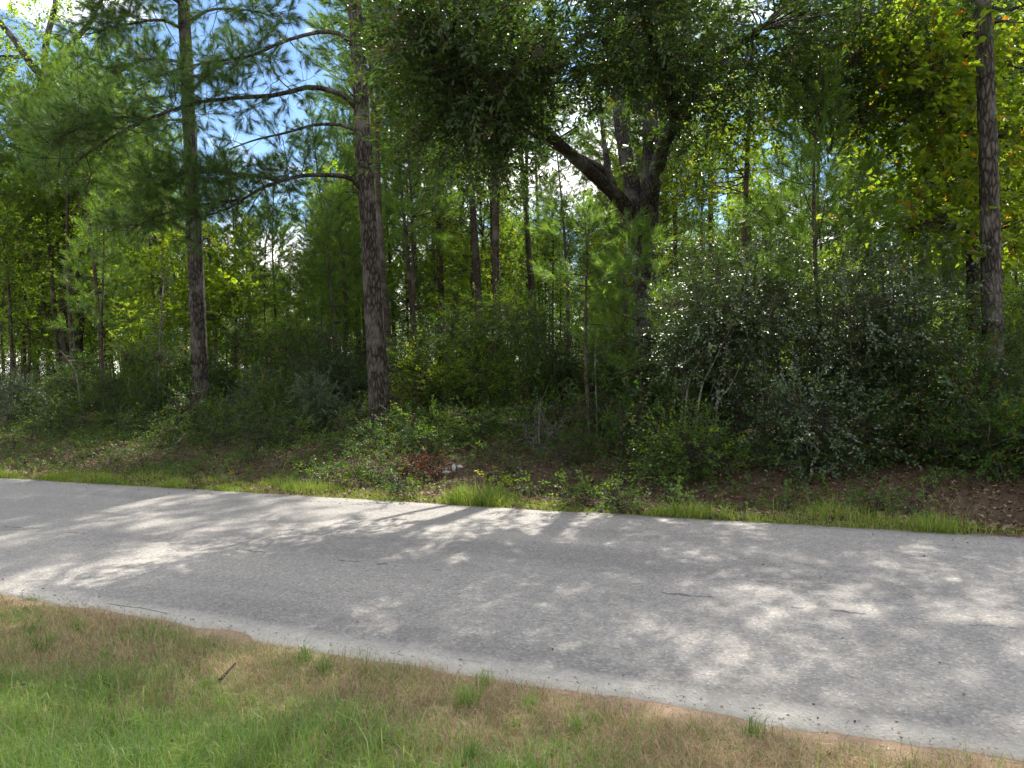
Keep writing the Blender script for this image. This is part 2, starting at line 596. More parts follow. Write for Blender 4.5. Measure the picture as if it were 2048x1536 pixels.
def ground_material():
    m, n, l = mat_new('forest_soil')
    out = n.new('ShaderNodeOutputMaterial')
    tc = n.new('ShaderNodeTexCoord')
    v = tc.outputs['Object']
    a = noise(n, l, v, 1.2, 6)
    b = noise(n, l, v, 30, 6, 0.7)
    soil = ramp(n, [(0.3, (0.04, 0.028, 0.019)), (0.55, (0.085, 0.058, 0.038)), (0.75, (0.14, 0.10, 0.066))])
    l.new(b.outputs['Fac'], soil.inputs['Fac'])
    col = mixc(n, l, 0.5, soil.outputs['Color'], mixc(n, l, a.outputs['Fac'], (0.055, 0.04, 0.028), (0.14, 0.098, 0.066)))
    sp = n.new('ShaderNodeSeparateXYZ')
    l.new(v, sp.inputs[0])
    th = n.new('ShaderNodeMapRange')            # straw thatch on the near verge
    th.inputs['From Min'].default_value = 4.6
    th.inputs['From Max'].default_value = 4.2
    l.new(sp.outputs['Y'], th.inputs['Value'])
    straw = mixc(n, l, b.outputs['Fac'], (0.12, 0.08, 0.045), (0.40, 0.30, 0.18))
    col = mixc(n, l, th.outputs['Result'], col, straw)
    # sandy shoulders beside the asphalt
    j = noise(n, l, v, 3.5, 4)
    sj = mth(n, l, 'MULTIPLY_ADD', j.outputs['Fac'], 0.34, mth(n, l, 'ADD', sp.outputs['Y'], -0.17))
    near = n.new('ShaderNodeMapRange')
    near.inputs['From Min'].default_value = 3.74
    near.inputs['From Max'].default_value = 4.0
    l.new(sj, near.inputs['Value'])
    far = n.new('ShaderNodeMapRange')
    far.inputs['From Min'].default_value = 8.98
    far.inputs['From Max'].default_value = 8.80
    l.new(sj, far.inputs['Value'])
    both = mth(n, l, 'MULTIPLY', near.outputs['Result'], far.outputs['Result'])
    sand = mixc(n, l, b.outputs['Fac'], (0.22, 0.14, 0.085), (0.46, 0.34, 0.24))
    col = mixc(n, l, both, col, sand)
    pb = n.new('ShaderNodeBsdfPrincipled')
    pb.inputs['Roughness'].default_value = 0.95
    pb.inputs['Specular IOR Level'].default_value = 0.1
    l.new(col, pb.inputs['Base Color'])
    bp = n.new('ShaderNodeBump')
    bp.inputs['Strength'].default_value = 0.8
    bp.inputs['Distance'].default_value = 0.03
    l.new(b.outputs['Fac'], bp.inputs['Height'])
    l.new(bp.outputs['Normal'], pb.inputs['Normal'])
    l.new(pb.outputs['BSDF'], out.inputs['Surface'])
    return m


def road_material():
    m, n, l = mat_new('worn_asphalt')
    out = n.new('ShaderNodeOutputMaterial')
    tc = n.new('ShaderNodeTexCoord')
    v = tc.outputs['Object']                      # x along the road, y across it
    sp = n.new('ShaderNodeSeparateXYZ')
    l.new(v, sp.inputs[0])
    big = noise(n, l, v, 0.35, 4)
    mid = noise(n, l, v, 9, 5, 0.65)
    vo = n.new('ShaderNodeTexVoronoi')
    vo.inputs['Scale'].default_value = 60
    l.new(v, vo.inputs['Vector'])
    stone = ramp(n, [(0.0, (0.075, 0.071, 0.066)), (0.4, (0.23, 0.217, 0.202)), (0.8, (0.28, 0.264, 0.245)), (1.0, (0.52, 0.495, 0.46))])
    sc = n.new('ShaderNodeSeparateColor')
    l.new(vo.outputs['Color'], sc.inputs[0])
    l.new(sc.outputs[0], stone.inputs['Fac'])
    base = mixc(n, l, 0.62, stone.outputs['Color'], mixc(n, l, mid.outputs['Fac'], (0.19, 0.18, 0.168), (0.32, 0.303, 0.282)))
    base = mixc(n, l, 1.0, base, mixc(n, l, big.outputs['Fac'], (0.86, 0.86, 0.87), (1.12, 1.11, 1.09)), 'MULTIPLY')
    # wheel paths polished darker, drifts and stains stretched along the road
    mw = n.new('ShaderNodeMapping')
    mw.inputs['Scale'].default_value = (0.10, 1.3, 1)
    l.new(v, mw.inputs['Vector'])
    wp = noise(n, l, mw.outputs['Vector'], 1.0, 4, 0.55)
    wr = ramp(n, [(0.32, (0.80, 0.80, 0.81)), (0.5, (1, 1, 1)), (0.70, (1.14, 1.13, 1.11))])
    l.new(wp.outputs['Fac'], wr.inputs['Fac'])
    base = mixc(n, l, 1.0, base, wr.outputs['Color'], 'MULTIPLY')
    stn = noise(n, l, v, 1.7, 6, 0.7)
    sr = ramp(n, [(0.28, (0.70, 0.70, 0.70)), (0.40, (1, 1, 1)), (0.66, (1, 1, 1)), (0.78, (1.15, 1.12, 1.08))])
    l.new(stn.outputs['Fac'], sr.inputs['Fac'])
    base = mixc(n, l, 0.8, base, sr.outputs['Color'], 'MULTIPLY')
    # pits
    pit = noise(n, l, v, 55, 3, 0.7)
    pr = ramp(n, [(0.26, (0.25, 0.25, 0.25)), (0.36, (1, 1, 1))])
    l.new(pit.outputs['Fac'], pr.inputs['Fac'])
    base = mixc(n, l, 0.8, base, pr.outputs['Color'], 'MULTIPLY')
    # a broken dark crack along the middle
    mp = n.new('ShaderNodeMapping')
    mp.inputs['Scale'].default_value = (1.1, 0.3, 1)
    l.new(v, mp.inputs['Vector'])
    wob = noise(n, l, mp.outputs['Vector'], 1.6, 5, 0.7)
    off = mth(n, l, 'MULTIPLY_ADD', wob.outputs['Fac'], 0.26, mth(n, l, 'ADD', sp.outputs['Y'], -5.78 - 0.13))
    dist = mth(n, l, 'ABSOLUTE', off)
    gate = noise(n, l, v, 2.3, 4, 0.75)
    g = ramp(n, [(0.50, (0, 0, 0)), (0.60, (1, 1, 1))])
    l.new(gate.outputs['Fac'], g.inputs['Fac'])
    wide = mth(n, l, 'MULTIPLY', g.outputs['Color'], 0.03)
    cr = n.new('ShaderNodeMapRange')
    cr.inputs['From Max'].default_value = 0.012
    l.new(mth(n, l, 'SUBTRACT', wide, dist), cr.inputs['Value'])
    crack = mth(n, l, 'MULTIPLY', cr.outputs['Result'], 0.72)
    base = mixc(n, l, crack, base, (0.06, 0.058, 0.058))
    # bleached, crumbling edge on the near side
    ej = noise(n, l, v, 4.0, 6, 0.7)
    es = mth(n, l, 'MULTIPLY_ADD', ej.outputs['Fac'], 0.22, sp.outputs['Y'])
    ed = n.new('ShaderNodeMapRange')
    ed.inputs['From Min'].default_value = S0 + 0.36
    ed.inputs['From Max'].default_value = S0 + 0.16
    l.new(es, ed.inputs['Value'])
    pale = mixc(n, l, mid.outputs['Fac'], (0.34, 0.315, 0.28), (0.62, 0.58, 0.52))
    base = mixc(n, l, mth(n, l, 'MULTIPLY', ed.outputs['Result'], 0.75), base, pale)
    # an edge crack just inside the crumbling rim
    ew = mth(n, l, 'MULTIPLY_ADD', wob.outputs['Fac'], 0.16, mth(n, l, 'ADD', sp.outputs['Y'], -S0 - 0.20))
    e2 = n.new('ShaderNodeMapRange')
    e2.inputs['From Min'].default_value = 0.010
    e2.inputs['From Max'].default_value = 0.002
    l.new(mth(n, l, 'ABSOLUTE', ew), e2.inputs['Value'])
    lg = noise(n, l, v, 0.8, 3)
    lr = ramp(n, [(0.56, (0, 0, 0)), (0.62, (1, 1, 1))])
    l.new(lg.outputs['Fac'], lr.inputs['Fac'])
    base = mixc(n, l, mth(n, l, 'MULTIPLY', e2.outputs['Result'], lr.outputs['Color']), base, (0.08, 0.075, 0.07))
    pb = n.new('ShaderNodeBsdfPrincipled')
    pb.inputs['Roughness'].default_value = 0.82
    pb.inputs['Specular IOR Level'].default_value = 0.3
    l.new(base, pb.inputs['Base Color'])
    bp = n.new('ShaderNodeBump')
    bp.inputs['Strength'].default_value = 0.55
    bp.inputs['Distance'].default_value = 0.006
    h = mth(n, l, 'MULTIPLY_ADD', pit.outputs['Fac'], 0.8, vo.outputs['Distance'])
    l.new(h, bp.inputs['Height'])
    l.new(bp.outputs['Normal'], pb.inputs['Normal'])
    l.new(pb.outputs['BSDF'], out.inputs['Surface'])
    return m


ROTZ = math.atan2(UD[1], UD[0])               # local x along the road; local y must be +s

# ------------------------------------------------------------------ setting: ground and road
# both live in (t', s) axes: x = -t (to the right), y = s
FRAME = Matrix(((-UD[0], ND[0], 0, 0), (-UD[1], ND[1], 0, 0), (0, 0, 1, 0), (0, 0, 0, 1)))


def grid_mesh(name, xs, ys, zf, mat):
    X, Yg = np.meshgrid(xs, ys)
    Z = zf(X, Yg)
    V = np.stack([X, Yg, Z], -1).reshape(-1, 3)
    nx, ny = len(xs), len(ys)
    i = (np.arange(ny - 1)[:, None] * nx + np.arange(nx - 1)[None]).ravel()
    T = np.concatenate([np.stack([i, i + 1, i + nx + 1], -1), np.stack([i, i + nx + 1, i + nx], -1)])
    return tri_mesh(name, V, T, None, mat, True)


def ground_z(X, S):
    p = ND[None, None, :] * S[..., None] - UD[None, None, :] * X[..., None]
    return gz(p[..., 0], p[..., 1])


xs = np.concatenate([[-600, -300, -150, -90], np.arange(-60, 30.01, 0.6), [45, 70, 120, 300, 600]])
ys = np.concatenate([[-400, -150, -60, -25, -10, -4, -1], np.arange(0, 30.01, 0.3), np.arange(31, 80, 2), [90, 120, 200, 400, 700]])
g = link('ground', grid_mesh('ground', xs, ys, ground_z, ground_material()), kind='structure')
g.matrix_world = FRAME

r = np.random.default_rng(3)
rx = np.concatenate([[-400, -200, -100], np.arange(-60, 25, 0.12), [60, 200, 400]])
nr = len(rx)
j0 = np.convolve(r.normal(0, 0.05, nr + 8), np.ones(3) / 3, 'same')[:nr] + 0.035 * np.sin(rx * 0.7) + 0.02 * np.sin(rx * 2.3)
j1 = np.convolve(r.normal(0, 0.03, nr + 8), np.ones(3) / 3, 'same')[:nr] + 0.03 * np.sin(rx * 0.5 + 1)
rows = [(S0 + j0 - 0.03, -0.06), (S0 + j0, 0.0), (S0 + 0.35 + 0 * rx, 0.012), (5.2 + 0 * rx, 0.03), (6.35 + 0 * rx, 0.035), (7.5 + 0 * rx, 0.03), (S1 - 0.3 + 0 * rx, 0.012), (S1 + j1, 0.004), (S1 + j1 + 0.03, -0.06)]
V = np.concatenate([np.stack([rx, y, np.full(nr, z)], -1) for y, z in rows])
i = (np.arange(len(rows) - 1)[:, None] * nr + np.arange(nr - 1)[None]).ravel()
T = np.concatenate([np.stack([i, i + 1, i + nr + 1], -1), np.stack([i, i + nr + 1, i + nr], -1)])
rd = link('road', tri_mesh('road', V, T, None, road_material(), False), kind='structure')
rd.matrix_world = FRAME


# ------------------------------------------------------------------ trees: shared builders
def trunk_path(pts, n=None):
    n = n or max(8, len(pts) * 5)
    return smooth_path(pts, n)


def taper(n, r0, r1, flare=0.0):
    f = np.linspace(0, 1, n)
    return (r0 + (r1 - r0) * f) * (1 + flare * np.exp(-f * 28))


def wood(name, path, rad, mat, parent, sides=10, bumpy=0.0, seed=0):
    V, T = tubes(path[None], np.asarray(rad)[None], sides)
    if bumpy:
        rr = np.random.default_rng(seed)
        c = np.repeat(path, sides, 0)
        V = c + (V - c) * (1 + bumpy * rr.normal(0, 1, (len(V), 1)))
    return link(name, tri_mesh(name, V, T, None, mat, True), parent)


rc = np.random.default_rng(5)
OAK_CL = [leaf_cluster(rc, 13, 0.085, 0.036, 0.30, 1.0, True, 4, 0.55) for k in range(6)]
HARD_CL = [leaf_cluster(rc, 11, 0.10, 0.06, 0.36, 1.0, False, 4, 0.5) for k in range(5)]
FAR_CL = [leaf_cluster(rc, 11, 0.10, 0.07, 0.36, 1.0, False, 2, 0.5) for k in range(5)]
BIG_CL = [leaf_cluster(rc, 9, 0.15, 0.09, 0.42, 1.0, False, 4, 0.45) for k in range(5)]
SMALL_CL = [leaf_cluster(rc, 16, 0.050, 0.028, 0.30, 1.0, False, 2, 0.5) for k in range(6)]
MED_CL = [leaf_cluster(rc, 12, 0.065, 0.036, 0.28, 1.0, False, 2, 0.5) for k in range(6)]
YAU_CL = [leaf_cluster(rc, 14, 0.062, 0.036, 0.32, 1.0, False, 2, 0.34) for k in range(6)]
MIX_CL = SMALL_CL + MED_CL[:3] + SMALL_CL[:2] + FAR_CL[:1]
TUFT = [needle_tuft(rc, 74, 0.20, 0.0055, 0.20) for k in range(6)]
YTUFT = [needle_tuft(rc, 52, 0.20, 0.0085, 0.26) for k in range(6)]


def foliage(r, clusters, TP, TD, mat, parent, size=(0.8, 1.25), origin=None, name='foliage'):
    V, T, R = stamp(r, clusters, TP, TD, r.uniform(size[0], size[1], len(TP)))
    return link(name, tri_mesh(name, V, T, R, mat), parent, kind='stuff')


# ---- young pine (plantation): bare stem with dead stubs, whorls of upturned branches
def young_pine(seed, h, name='young_pine', low=0.35, lean=0.0, tufts=1.0, wmax=1.5, dead=14, dense=YTUFT, mat='young_needle', r0=None):
    r = np.random.default_rng(seed)
    ro = link(name, None)
    n = 16
    f = np.linspace(0, 1, n)
    path = np.stack([lean * f * h + 0.03 * h * np.sin(f * 3 + seed) * f, 0.02 * h * np.sin(f * 4 + seed * 2) * f, f * h - 0.15 * (f < 0.01)], -1)
    r0 = r0 or 0.0065 * h + 0.015
    wood('trunk', path, taper(n, r0, 0.012), M['young_bark'], ro, 7, 0.04, seed)
    z = low * h
    secs, rads, TP, TD, shoots = [], [], [], [], []
    while z < h * 0.985:
        fz = z / h
        q = (fz - low) / (1 - low)
        c = np.array([np.interp(z, path[:, 2], path[:, k]) for k in range(3)])
        ln = wmax * (0.45 + 1.0 * math.sin(math.pi * min(1, q * 0.8 + 0.22)) ** 0.8) * (1 - q) ** 0.55 * 0.9 + 0.15
        a0 = r.uniform(0, 6.28)
        nb = r.integers(3, 6)
        for b in range(nb):
            a = a0 + b * 6.28 / nb + r.normal(0, 0.25)
            L = ln * r.uniform(0.6, 1.15)
            el = 0.25 + 0.55 * q + r.normal(0, 0.12)
            d = np.array([math.cos(a) * math.cos(el), math.sin(a) * math.cos(el), math.sin(el)])
            e = c + d * L + np.array([0, 0, 0.12 * L])
            p = np.stack([c, c + d * L * 0.35 - np.array([0, 0, 0.03 * L]), c + d * L * 0.7, e])
            secs.append(p)
            rads.append(np.array([1, 0.7, 0.45, 0.2]) * (0.006 + 0.007 * L))
            nt = max(3, int(L * 11 * tufts))
            for k in range(nt):
                fk = 0.35 + 0.65 * (k + r.random()) / nt
                base = c + d * L * fk + np.array([0, 0, 0.12 * L * fk * fk])
                sd_ = unit(r.normal(0, 1, 3) * np.array([1, 1, 0.5]))
                dd = unit(d * 0.8 + sd_ * 0.9 + np.array([0, 0, 0.35]))
                o = r.uniform(0.0, 0.28) * (1.1 - fk * 0.4)
                TP.append(base + dd * o)
                TD.append(dd)
                if o > 0.1:
                    shoots.append(np.stack([base, base + dd * o]))
            TP.append(e)
            TD.append(unit(d + np.array([0, 0, 0.5])))
        z += r.uniform(0.32, 0.62) * (1.0 - 0.35 * q)
    for k in range(dead):
        zz = r.uniform(0.12, low + 0.1) * h
        c = np.array([np.interp(zz, path[:, 2], path[:, i]) for i in range(3)])
        a = r.uniform(0, 6.28)
        L = r.uniform(0.3, 1.1)
        d = np.array([math.cos(a), math.sin(a), r.uniform(-0.1, 0.4)])
        secs.append(np.stack([c, c + d * L * 0.35, c + d * L * 0.7 + np.array([0, 0, -0.03]), c + d * L + r.normal(0, 0.06, 3)]))
        rads.append(np.array([1, 0.8, 0.5, 0.25]) * 0.009)
    TP.append(path[-1])
    TD.append(np.array([0, 0, 1.0]))
    V, T = merge(tubes(np.array(secs), np.array(rads), 3), tubes(np.array(shoots), np.full((len(shoots), 2), 0.004), 3))
    link('twigs', tri_mesh('twigs', V, T, None, M['twig']), ro, kind='stuff')
    foliage(r, dense, np.array(TP), np.array(TD), M[mat], ro, (0.85, 1.25), name='needles')
    return ro


# ---- broadleaf sapling or tree grown in local coordinates
def hardwood(seed, h, name, crown_lo, crown_w, ntwig, clusters, mat, bark, r0, lobes=9, nlimb=7, lean=0.0, size=(0.8, 1.25), spread=0.42):
    r = np.random.default_rng(seed)
    ro = link(name, None)
    n = 14
    f = np.linspace(0, 1, n)
    path = np.stack([lean * f * h + 0.035 * h * np.sin(f * 3.3 + seed), 0.03 * h * np.sin(f * 4.1 + seed * 1.7), f * h * 0.93], -1)
    path[:, :2] -= path[0, :2]
    path[0, 2] = -0.15
    wood('trunk', path, taper(n, r0, 0.015, 0.25), bark, ro, 8, 0.03, seed)
    skel = [path[2:]]
    for k in range(nlimb):
        z = r.uniform(crown_lo, 0.8) * h
        c = np.array([np.interp(z, path[:, 2], path[:, i]) for i in range(3)])
        a = k * 2.4 + r.normal(0, 0.3)
        L = crown_w * r.uniform(0.55, 0.95) * (1.1 - 0.6 * (z / h - crown_lo) / (1 - crown_lo))
        el = r.uniform(0.25, 0.9)
        d = np.array([math.cos(a) * math.cos(el), math.sin(a) * math.cos(el), math.sin(el)])
        pts = [c, c + d * L * 0.4 + r.normal(0, 0.06, 3), c + d * L * 0.75 + r.normal(0, 0.08, 3), c + d * L + np.array([0, 0, 0.1])]
        p = smooth_path(pts, 8)
        wood('branch', p, taper(8, r0 * 0.42, 0.01), bark, ro, 6)
        skel.append(p)
    skel = np.vstack(skel)
    blobs = []
    for k in range(lobes):
        a = k * 2.4 + r.random()
        zf = crown_lo + (1 - crown_lo) * (k + 0.5) / lobes
        q = (zf - crown_lo) / (1 - crown_lo)
        rr = crown_w * (0.62 * math.sin(math.pi * min(0.95, 0.2 + 0.75 * q)))
        c = np.array([lean * zf * h + rr * math.cos(a), rr * math.sin(a), zf * h])
        s = crown_w * r.uniform(0.38, 0.6) * (1.1 - 0.45 * q)
        blobs.append((c, np.array([s, s, s * 0.75]), 7, ntwig // lobes))
    sv, tv, TP, TD = grow(r, skel, blobs, 0.005, 0.016, spread)
    V, T = merge(sv, tv)
    link('twigs', tri_mesh('twigs', V, T, None, M['twig']), ro, kind='stuff')
    foliage(r, clusters, TP, TD, M[mat], ro, size)
    return ro


# ---- many-stemmed shrub in local coordinates
def shrub(seed, h, w, nstem, ntwig, clusters, mat, bark, name='shrub', size=(0.8, 1.2), lo=0.15, flat=0.6, spread=0.3, stem_r=0.016, arch=0.25):
    r = np.random.default_rng(seed)
    ro = link(name, None)
    skel, blobs = [], []
    for k in range(nstem):
        a = k * 2.4 + r.normal(0, 0.4)
        rr = w * r.uniform(0.25, 0.75)
        hh = h * r.uniform(0.6, 0.95)
        e = np.array([math.cos(a) * rr, math.sin(a) * rr, hh])
        b = np.array([math.cos(a) * 0.12 * w, math.sin(a) * 0.12 * w, -0.1])
        m1 = b * 0.6 + e * 0.3 + np.array([0, 0, arch * hh * 0.4]) + r.normal(0, 0.05 * h, 3)
        p = smooth_path([b, m1, b * 0.3 + e * 0.7 + r.normal(0, 0.05 * h, 3) + np.array([0, 0, 0.06 * hh]), e], 10)
        wood('stem', p, taper(10, stem_r * r.uniform(0.7, 1.2), 0.005), bark, ro, 5)
        skel.append(p[2:])
    skel = np.vstack(skel)
    nb = max(5, nstem)
    for k in range(nb):
        a = k * 2.4 + r.random() * 1.5
        zf = lo + (1 - lo) * ((k * 0.618 + 0.3) % 1.0)
        prof = math.sin(math.pi * min(0.98, 0.25 + 0.62 * zf))
        rr = w * 0.55 * prof * r.uniform(0.5, 1.1)
        s = w * r.uniform(0.32, 0.52)
        blobs.append((np.array([rr * math.cos(a), rr * math.sin(a), zf * h * 0.92]), np.array([s, s, s * flat]), 6, ntwig // nb))
    sv, tv, TP, TD = grow(r, skel, blobs, 0.0035, 0.008, spread)
    TP[:, 2] = np.maximum(TP[:, 2], 0.05)
    V, T = merge(sv, tv)
    link('twigs', tri_mesh('twigs', V, T, None, M['twig']), ro, kind='stuff')
    foliage(r, clusters, TP, TD, M[mat], ro, size)
    return ro


def place(o, p, rz=0.0, sc=1.0, sz=None):
    o.location = (float(p[0]), float(p[1]), float(p[2]))
    o.rotation_euler = (0, 0, rz)
    o.scale = (sc, sc, sz or sc)
    return o


# ------------------------------------------------------------------ the three tall pines
def hero_pine(name, label, trunk_px, depth, widths, limbs, top_z, seed, extra_blobs=()):
    """trunk_px [(px,py)] from base up; limbs: [(control points (px,py,Y)), radius, tuft blobs]"""
    r = np.random.default_rng(seed)
    pts = [W(px, py, depth) for px, py in trunk_px]
    base = pts[0].copy()
    base[2] = gz(base[0], base[1])
    pts[0] = base - np.array([0, 0, 0.25])
    last = pts[-1]
    dirn = unit(pts[-1] - pts[-2])
    more = [last + dirn * (top_z - last[2]) * k / 3 + r.normal(0, 0.12, 3) for k in (1, 2, 3)]
    ro = root(name, base, label, 'pine tree')
    path = smooth_path(pts + more, 60)
    zs = [p[2] for p in pts]
    rad = np.interp(path[:, 2], zs + [top_z], [w / 2 / F * depth for w in widths] + [0.06])
    rad *= 1 + 0.35 * np.exp(-(path[:, 2] - base[2]) / 0.45)
    wood('trunk', path - base, rad, M['pine_bark'], ro, 22, 0.05, seed)

    def tufts_on(paths_, n_sec, per, parent, spreadv, nm, start=0.30):
        """side shoots along the outer part of a limb, with needle tufts"""
        secs, rads, TP, TD, shoots = [], [], [], [], []
        for p in paths_:
            k = len(p)
            for q in range(n_sec):
                f = start + (1 - start) * (q + r.random()) / n_sec
                b = p[min(k - 1, int(f * (k - 1)))]
                ax = unit(p[min(k - 1, int(f * (k - 1)) + 1)] - p[max(0, int(f * (k - 1)) - 1)])
                d = unit(ax * 0.5 + r.normal(0, 0.8, 3) * np.array([1, 1, 0.6]) + np.array([0, 0, 0.12]))
                L = spreadv * r.uniform(0.4, 1.1)
                e = b + d * L
                mid = b + d * L * 0.5 + r.normal(0, 0.06, 3) * L
                secs.append(np.stack([b, b * 0.5 + mid * 0.5 + np.array([0, 0, -0.02]), mid, e]))
                rads.append(np.array([1, 0.8, 0.6, 0.35]) * (0.007 + 0.008 * L))
                for u in range(per):
                    fu = r.uniform(0.35, 1.0)
                    bb = b + d * L * fu
                    dd = unit(d * 0.6 + r.normal(0, 0.75, 3) + np.array([0, 0, 0.25]))
                    o = r.uniform(0.03, 0.3)
                    TP.append(bb + dd * o)
                    TD.append(dd)
                    shoots.append(np.stack([bb, bb + dd * o]))
        V, T = merge(tubes(np.array(secs) - base, np.array(rads), 3), tubes(np.array(shoots) - base, np.full((len(shoots), 2), 0.005), 3))
        link('twigs', tri_mesh('twigs', V, T, None, M['twig']), parent, kind='stuff')
        V, T, R = stamp(r, TUFT, np.array(TP) - base, np.array(TD), r.uniform(0.85, 1.25, len(TP)))
        link(nm, tri_mesh(nm, V, T, R, M['needle']), parent, kind='stuff')

    for ctl, lr, n_sec, per, spreadv in limbs:
        p = smooth_path([W(*c) for c in ctl], 18)
        lo = wood('branch', p - base, taper(18, lr, 0.012), M['pine_bark'], ro, 8, 0.03, seed + 1)
        if n_sec:
            tufts_on([p], int(n_sec * 1.3), per + 2, lo, spreadv, 'needles', 0.43 if len(ctl) >= 6 else 0.30)
    # the high crown above the picture
    allp = []
    zc = last[2] + 0.6
    ctr = lambda z: np.array([np.interp(z, path[:, 2], path[:, k]) for k in range(3)])
    while zc < top_z - 0.5:
        q = (zc - last[2]) / (top_z - last[2])
        for b in range(r.integers(2, 4)):
            a = r.uniform(0, 6.28)
            L = (4.6 * (1 - q) ** 0.6 + 0.5) * r.uniform(0.6, 1.1)
            d = np.array([math.cos(a), math.sin(a), r.uniform(0.0, 0.45)])
            c = ctr(zc)
            p = smooth_path([c, c + d * L * 0.35 + np.array([0, 0, 0.1]), c + d * L * 0.7, c + d * L + np.array([0, 0, 0.2])], 10)
            lo = wood('branch', p - base, taper(10, 0.045, 0.01), M['pine_bark'], ro, 6)
            tufts_on([p], max(4, int(L * 4.5)), 5, lo, 0.85, 'needles')
        zc += r.uniform(0.9, 1.5)
    return ro


pB = G(762, 872)
YB = pB[1]
hero_pine('tall_pine', 'tall pine with long arching limbs reaching left, second tall trunk from the left',
          [(764, 872), (758, 780), (750, 660), (741, 500), (731, 350), (721, 180), (713, 60), (706, -40)], YB,
          [42, 40, 37, 35, 32, 30, 27, 25],
          [([(722, 378, YB), (700, 356, YB - .3), (655, 350, YB - .7), (590, 354, YB - 1.2), (520, 378, YB - 1.6), (450, 420, YB - 2.0), (370, 440, YB - 2.3)], 0.065, 26, 6, 0.85),
           ([(560, 362, YB - 1.3), (500, 350, YB - 1.5), (440, 345, YB - 1.8), (370, 350, YB - 2.0), (300, 372, YB - 2.2)], 0.035, 24, 6, 0.8),
           ([(480, 400, YB - 1.8), (400, 410, YB - 2.1), (320, 430, YB - 2.2), (250, 465, YB - 2.4)], 0.03, 14, 5, 0.6),
           ([(713, 262, YB), (680, 250, YB - .2), (630, 250, YB - .4), (570, 266, YB - .7), (510, 280, YB - 1), (455, 300, YB - 1.3)], 0.045, 5, 2, 0.4),
           ([(711, 215, YB), (690, 192, YB - .2), (650, 178, YB - .4), (610, 175, YB - .6), (555, 190, YB - 0.9), (470, 196, YB - 1.2), (400, 204, YB - 1.5), (340, 222, YB - 1.8), (270, 248, YB - 2.2), (200, 290, YB - 2.5), (130, 340, YB - 2.7)], 0.07, 30, 6, 0.95),
           ([(300, 238, YB - 2.0), (230, 235, YB - 2.2), (160, 255, YB - 2.5), (80, 290, YB - 2.7)], 0.035, 22, 6, 0.8),
           ([(705, 95, YB), (684, 70, YB - .2), (640, 64, YB - .4), (570, 82, YB - .8), (500, 112, YB - 1.2), (430, 122, YB - 1.6), (350, 140, YB - 1.9), (270, 175, YB - 2.2)], 0.055, 22, 5, 0.8),
           ([(560, 86, YB - .8), (540, 120, YB - 1.0), (560, 160, YB - 1.2), (590, 185, YB - 1.3)], 0.02, 8, 3, 0.5),
           ([(735, 142, YB), (765, 122, YB + .2), (800, 92, YB + .3), (850, 70, YB + .5)], 0.045, 4, 2, 0.6),
           ([(722, 40, YB), (770, 36, YB + .2), (820, 50, YB + .4), (870, 62, YB + .6)], 0.05, 4, 2, 0.6),
           ([(742, 352, YB), (765, 342, YB + .2), (790, 336, YB + .4)], 0.018, 0, 0, 0),
           ([(718, 388, YB), (705, 384, YB - .2), (690, 384, YB - .3)], 0.016, 0, 0, 0),
           ([(708, 195, YB), (698, 182, YB - .1), (690, 172, YB - .1)], 0.02, 0, 0, 0)],
          23.0, 21)

pA = G(402, 858)
YA = pA[1]
hero_pine('tall_pine', 'leftmost tall pine, straight brown trunk with dark needles high on both sides',
          [(402, 858), (399, 720), (393, 560), (386, 420), (380, 280), (374, 140), (367, 0), (364, -40)], YA,
          [31, 31, 30, 28, 26, 24, 22, 21],
          [([(378, 235, YA), (360, 240, YA - .2), (330, 240, YA - .5), (290, 244, YA - .8), (255, 262, YA - 1)], 0.035, 10, 4, 0.7),
           ([(377, 310, YA), (360, 306, YA - .2), (335, 315, YA - .3), (320, 340, YA - .5)], 0.022, 0, 0, 0),
           ([(372, 130, YA), (340, 120, YA - .4), (290, 120, YA - .9), (230, 140, YA - 1.4), (170, 175, YA - 1.7)], 0.05, 24, 6, 0.9),
           ([(372, 150, YA), (400, 150, YA - .4), (440, 130, YA - .8), (480, 120, YA - 1.2)], 0.04, 12, 5, 0.8),
           ([(370, 60, YA), (320, 40, YA - .6), (250, 50, YA - 1.0), (170, 70, YA - 1.6)], 0.05, 24, 6, 1.0),
           ([(369, 50, YA), (420, 20, YA - .6), (490, 20, YA - 1.0), (560, 35, YA - 1.4)], 0.05, 22, 6, 1.0),
           ([(368, 10, YA), (310, -20, YA - .6), (250, -20, YA - 1.0), (190, 10, YA - 1.6)], 0.05, 20, 6, 1.0)],
          24.0, 22)

pC = GX(1985, 14.6)
YC = pC[1]
hero_pine('tall_pine', 'tall straight pine trunk near the right edge of the picture',
          [(1988, 880), (1987, 720), (1983, 560), (1979, 400), (1975, 260), (1970, 120), (1965, 0), (1963, -40)], YC,
          [39, 38, 37, 35, 33, 31, 29, 28],
          [([(1990, 45, YC), (2010, 42, YC), (2040, 45, YC + .2), (2080, 40, YC + .3)], 0.025, 0, 0, 0),
           ([(1985, 15, YC), (2010, 20, YC), (2050, 10, YC - .2), (2100, -10, YC - .3)], 0.03, 8, 3, 0.6)],
          22.0, 23)


# ------------------------------------------------------------------ the oak over the road
YO = GX(1290, 16.0)[1]


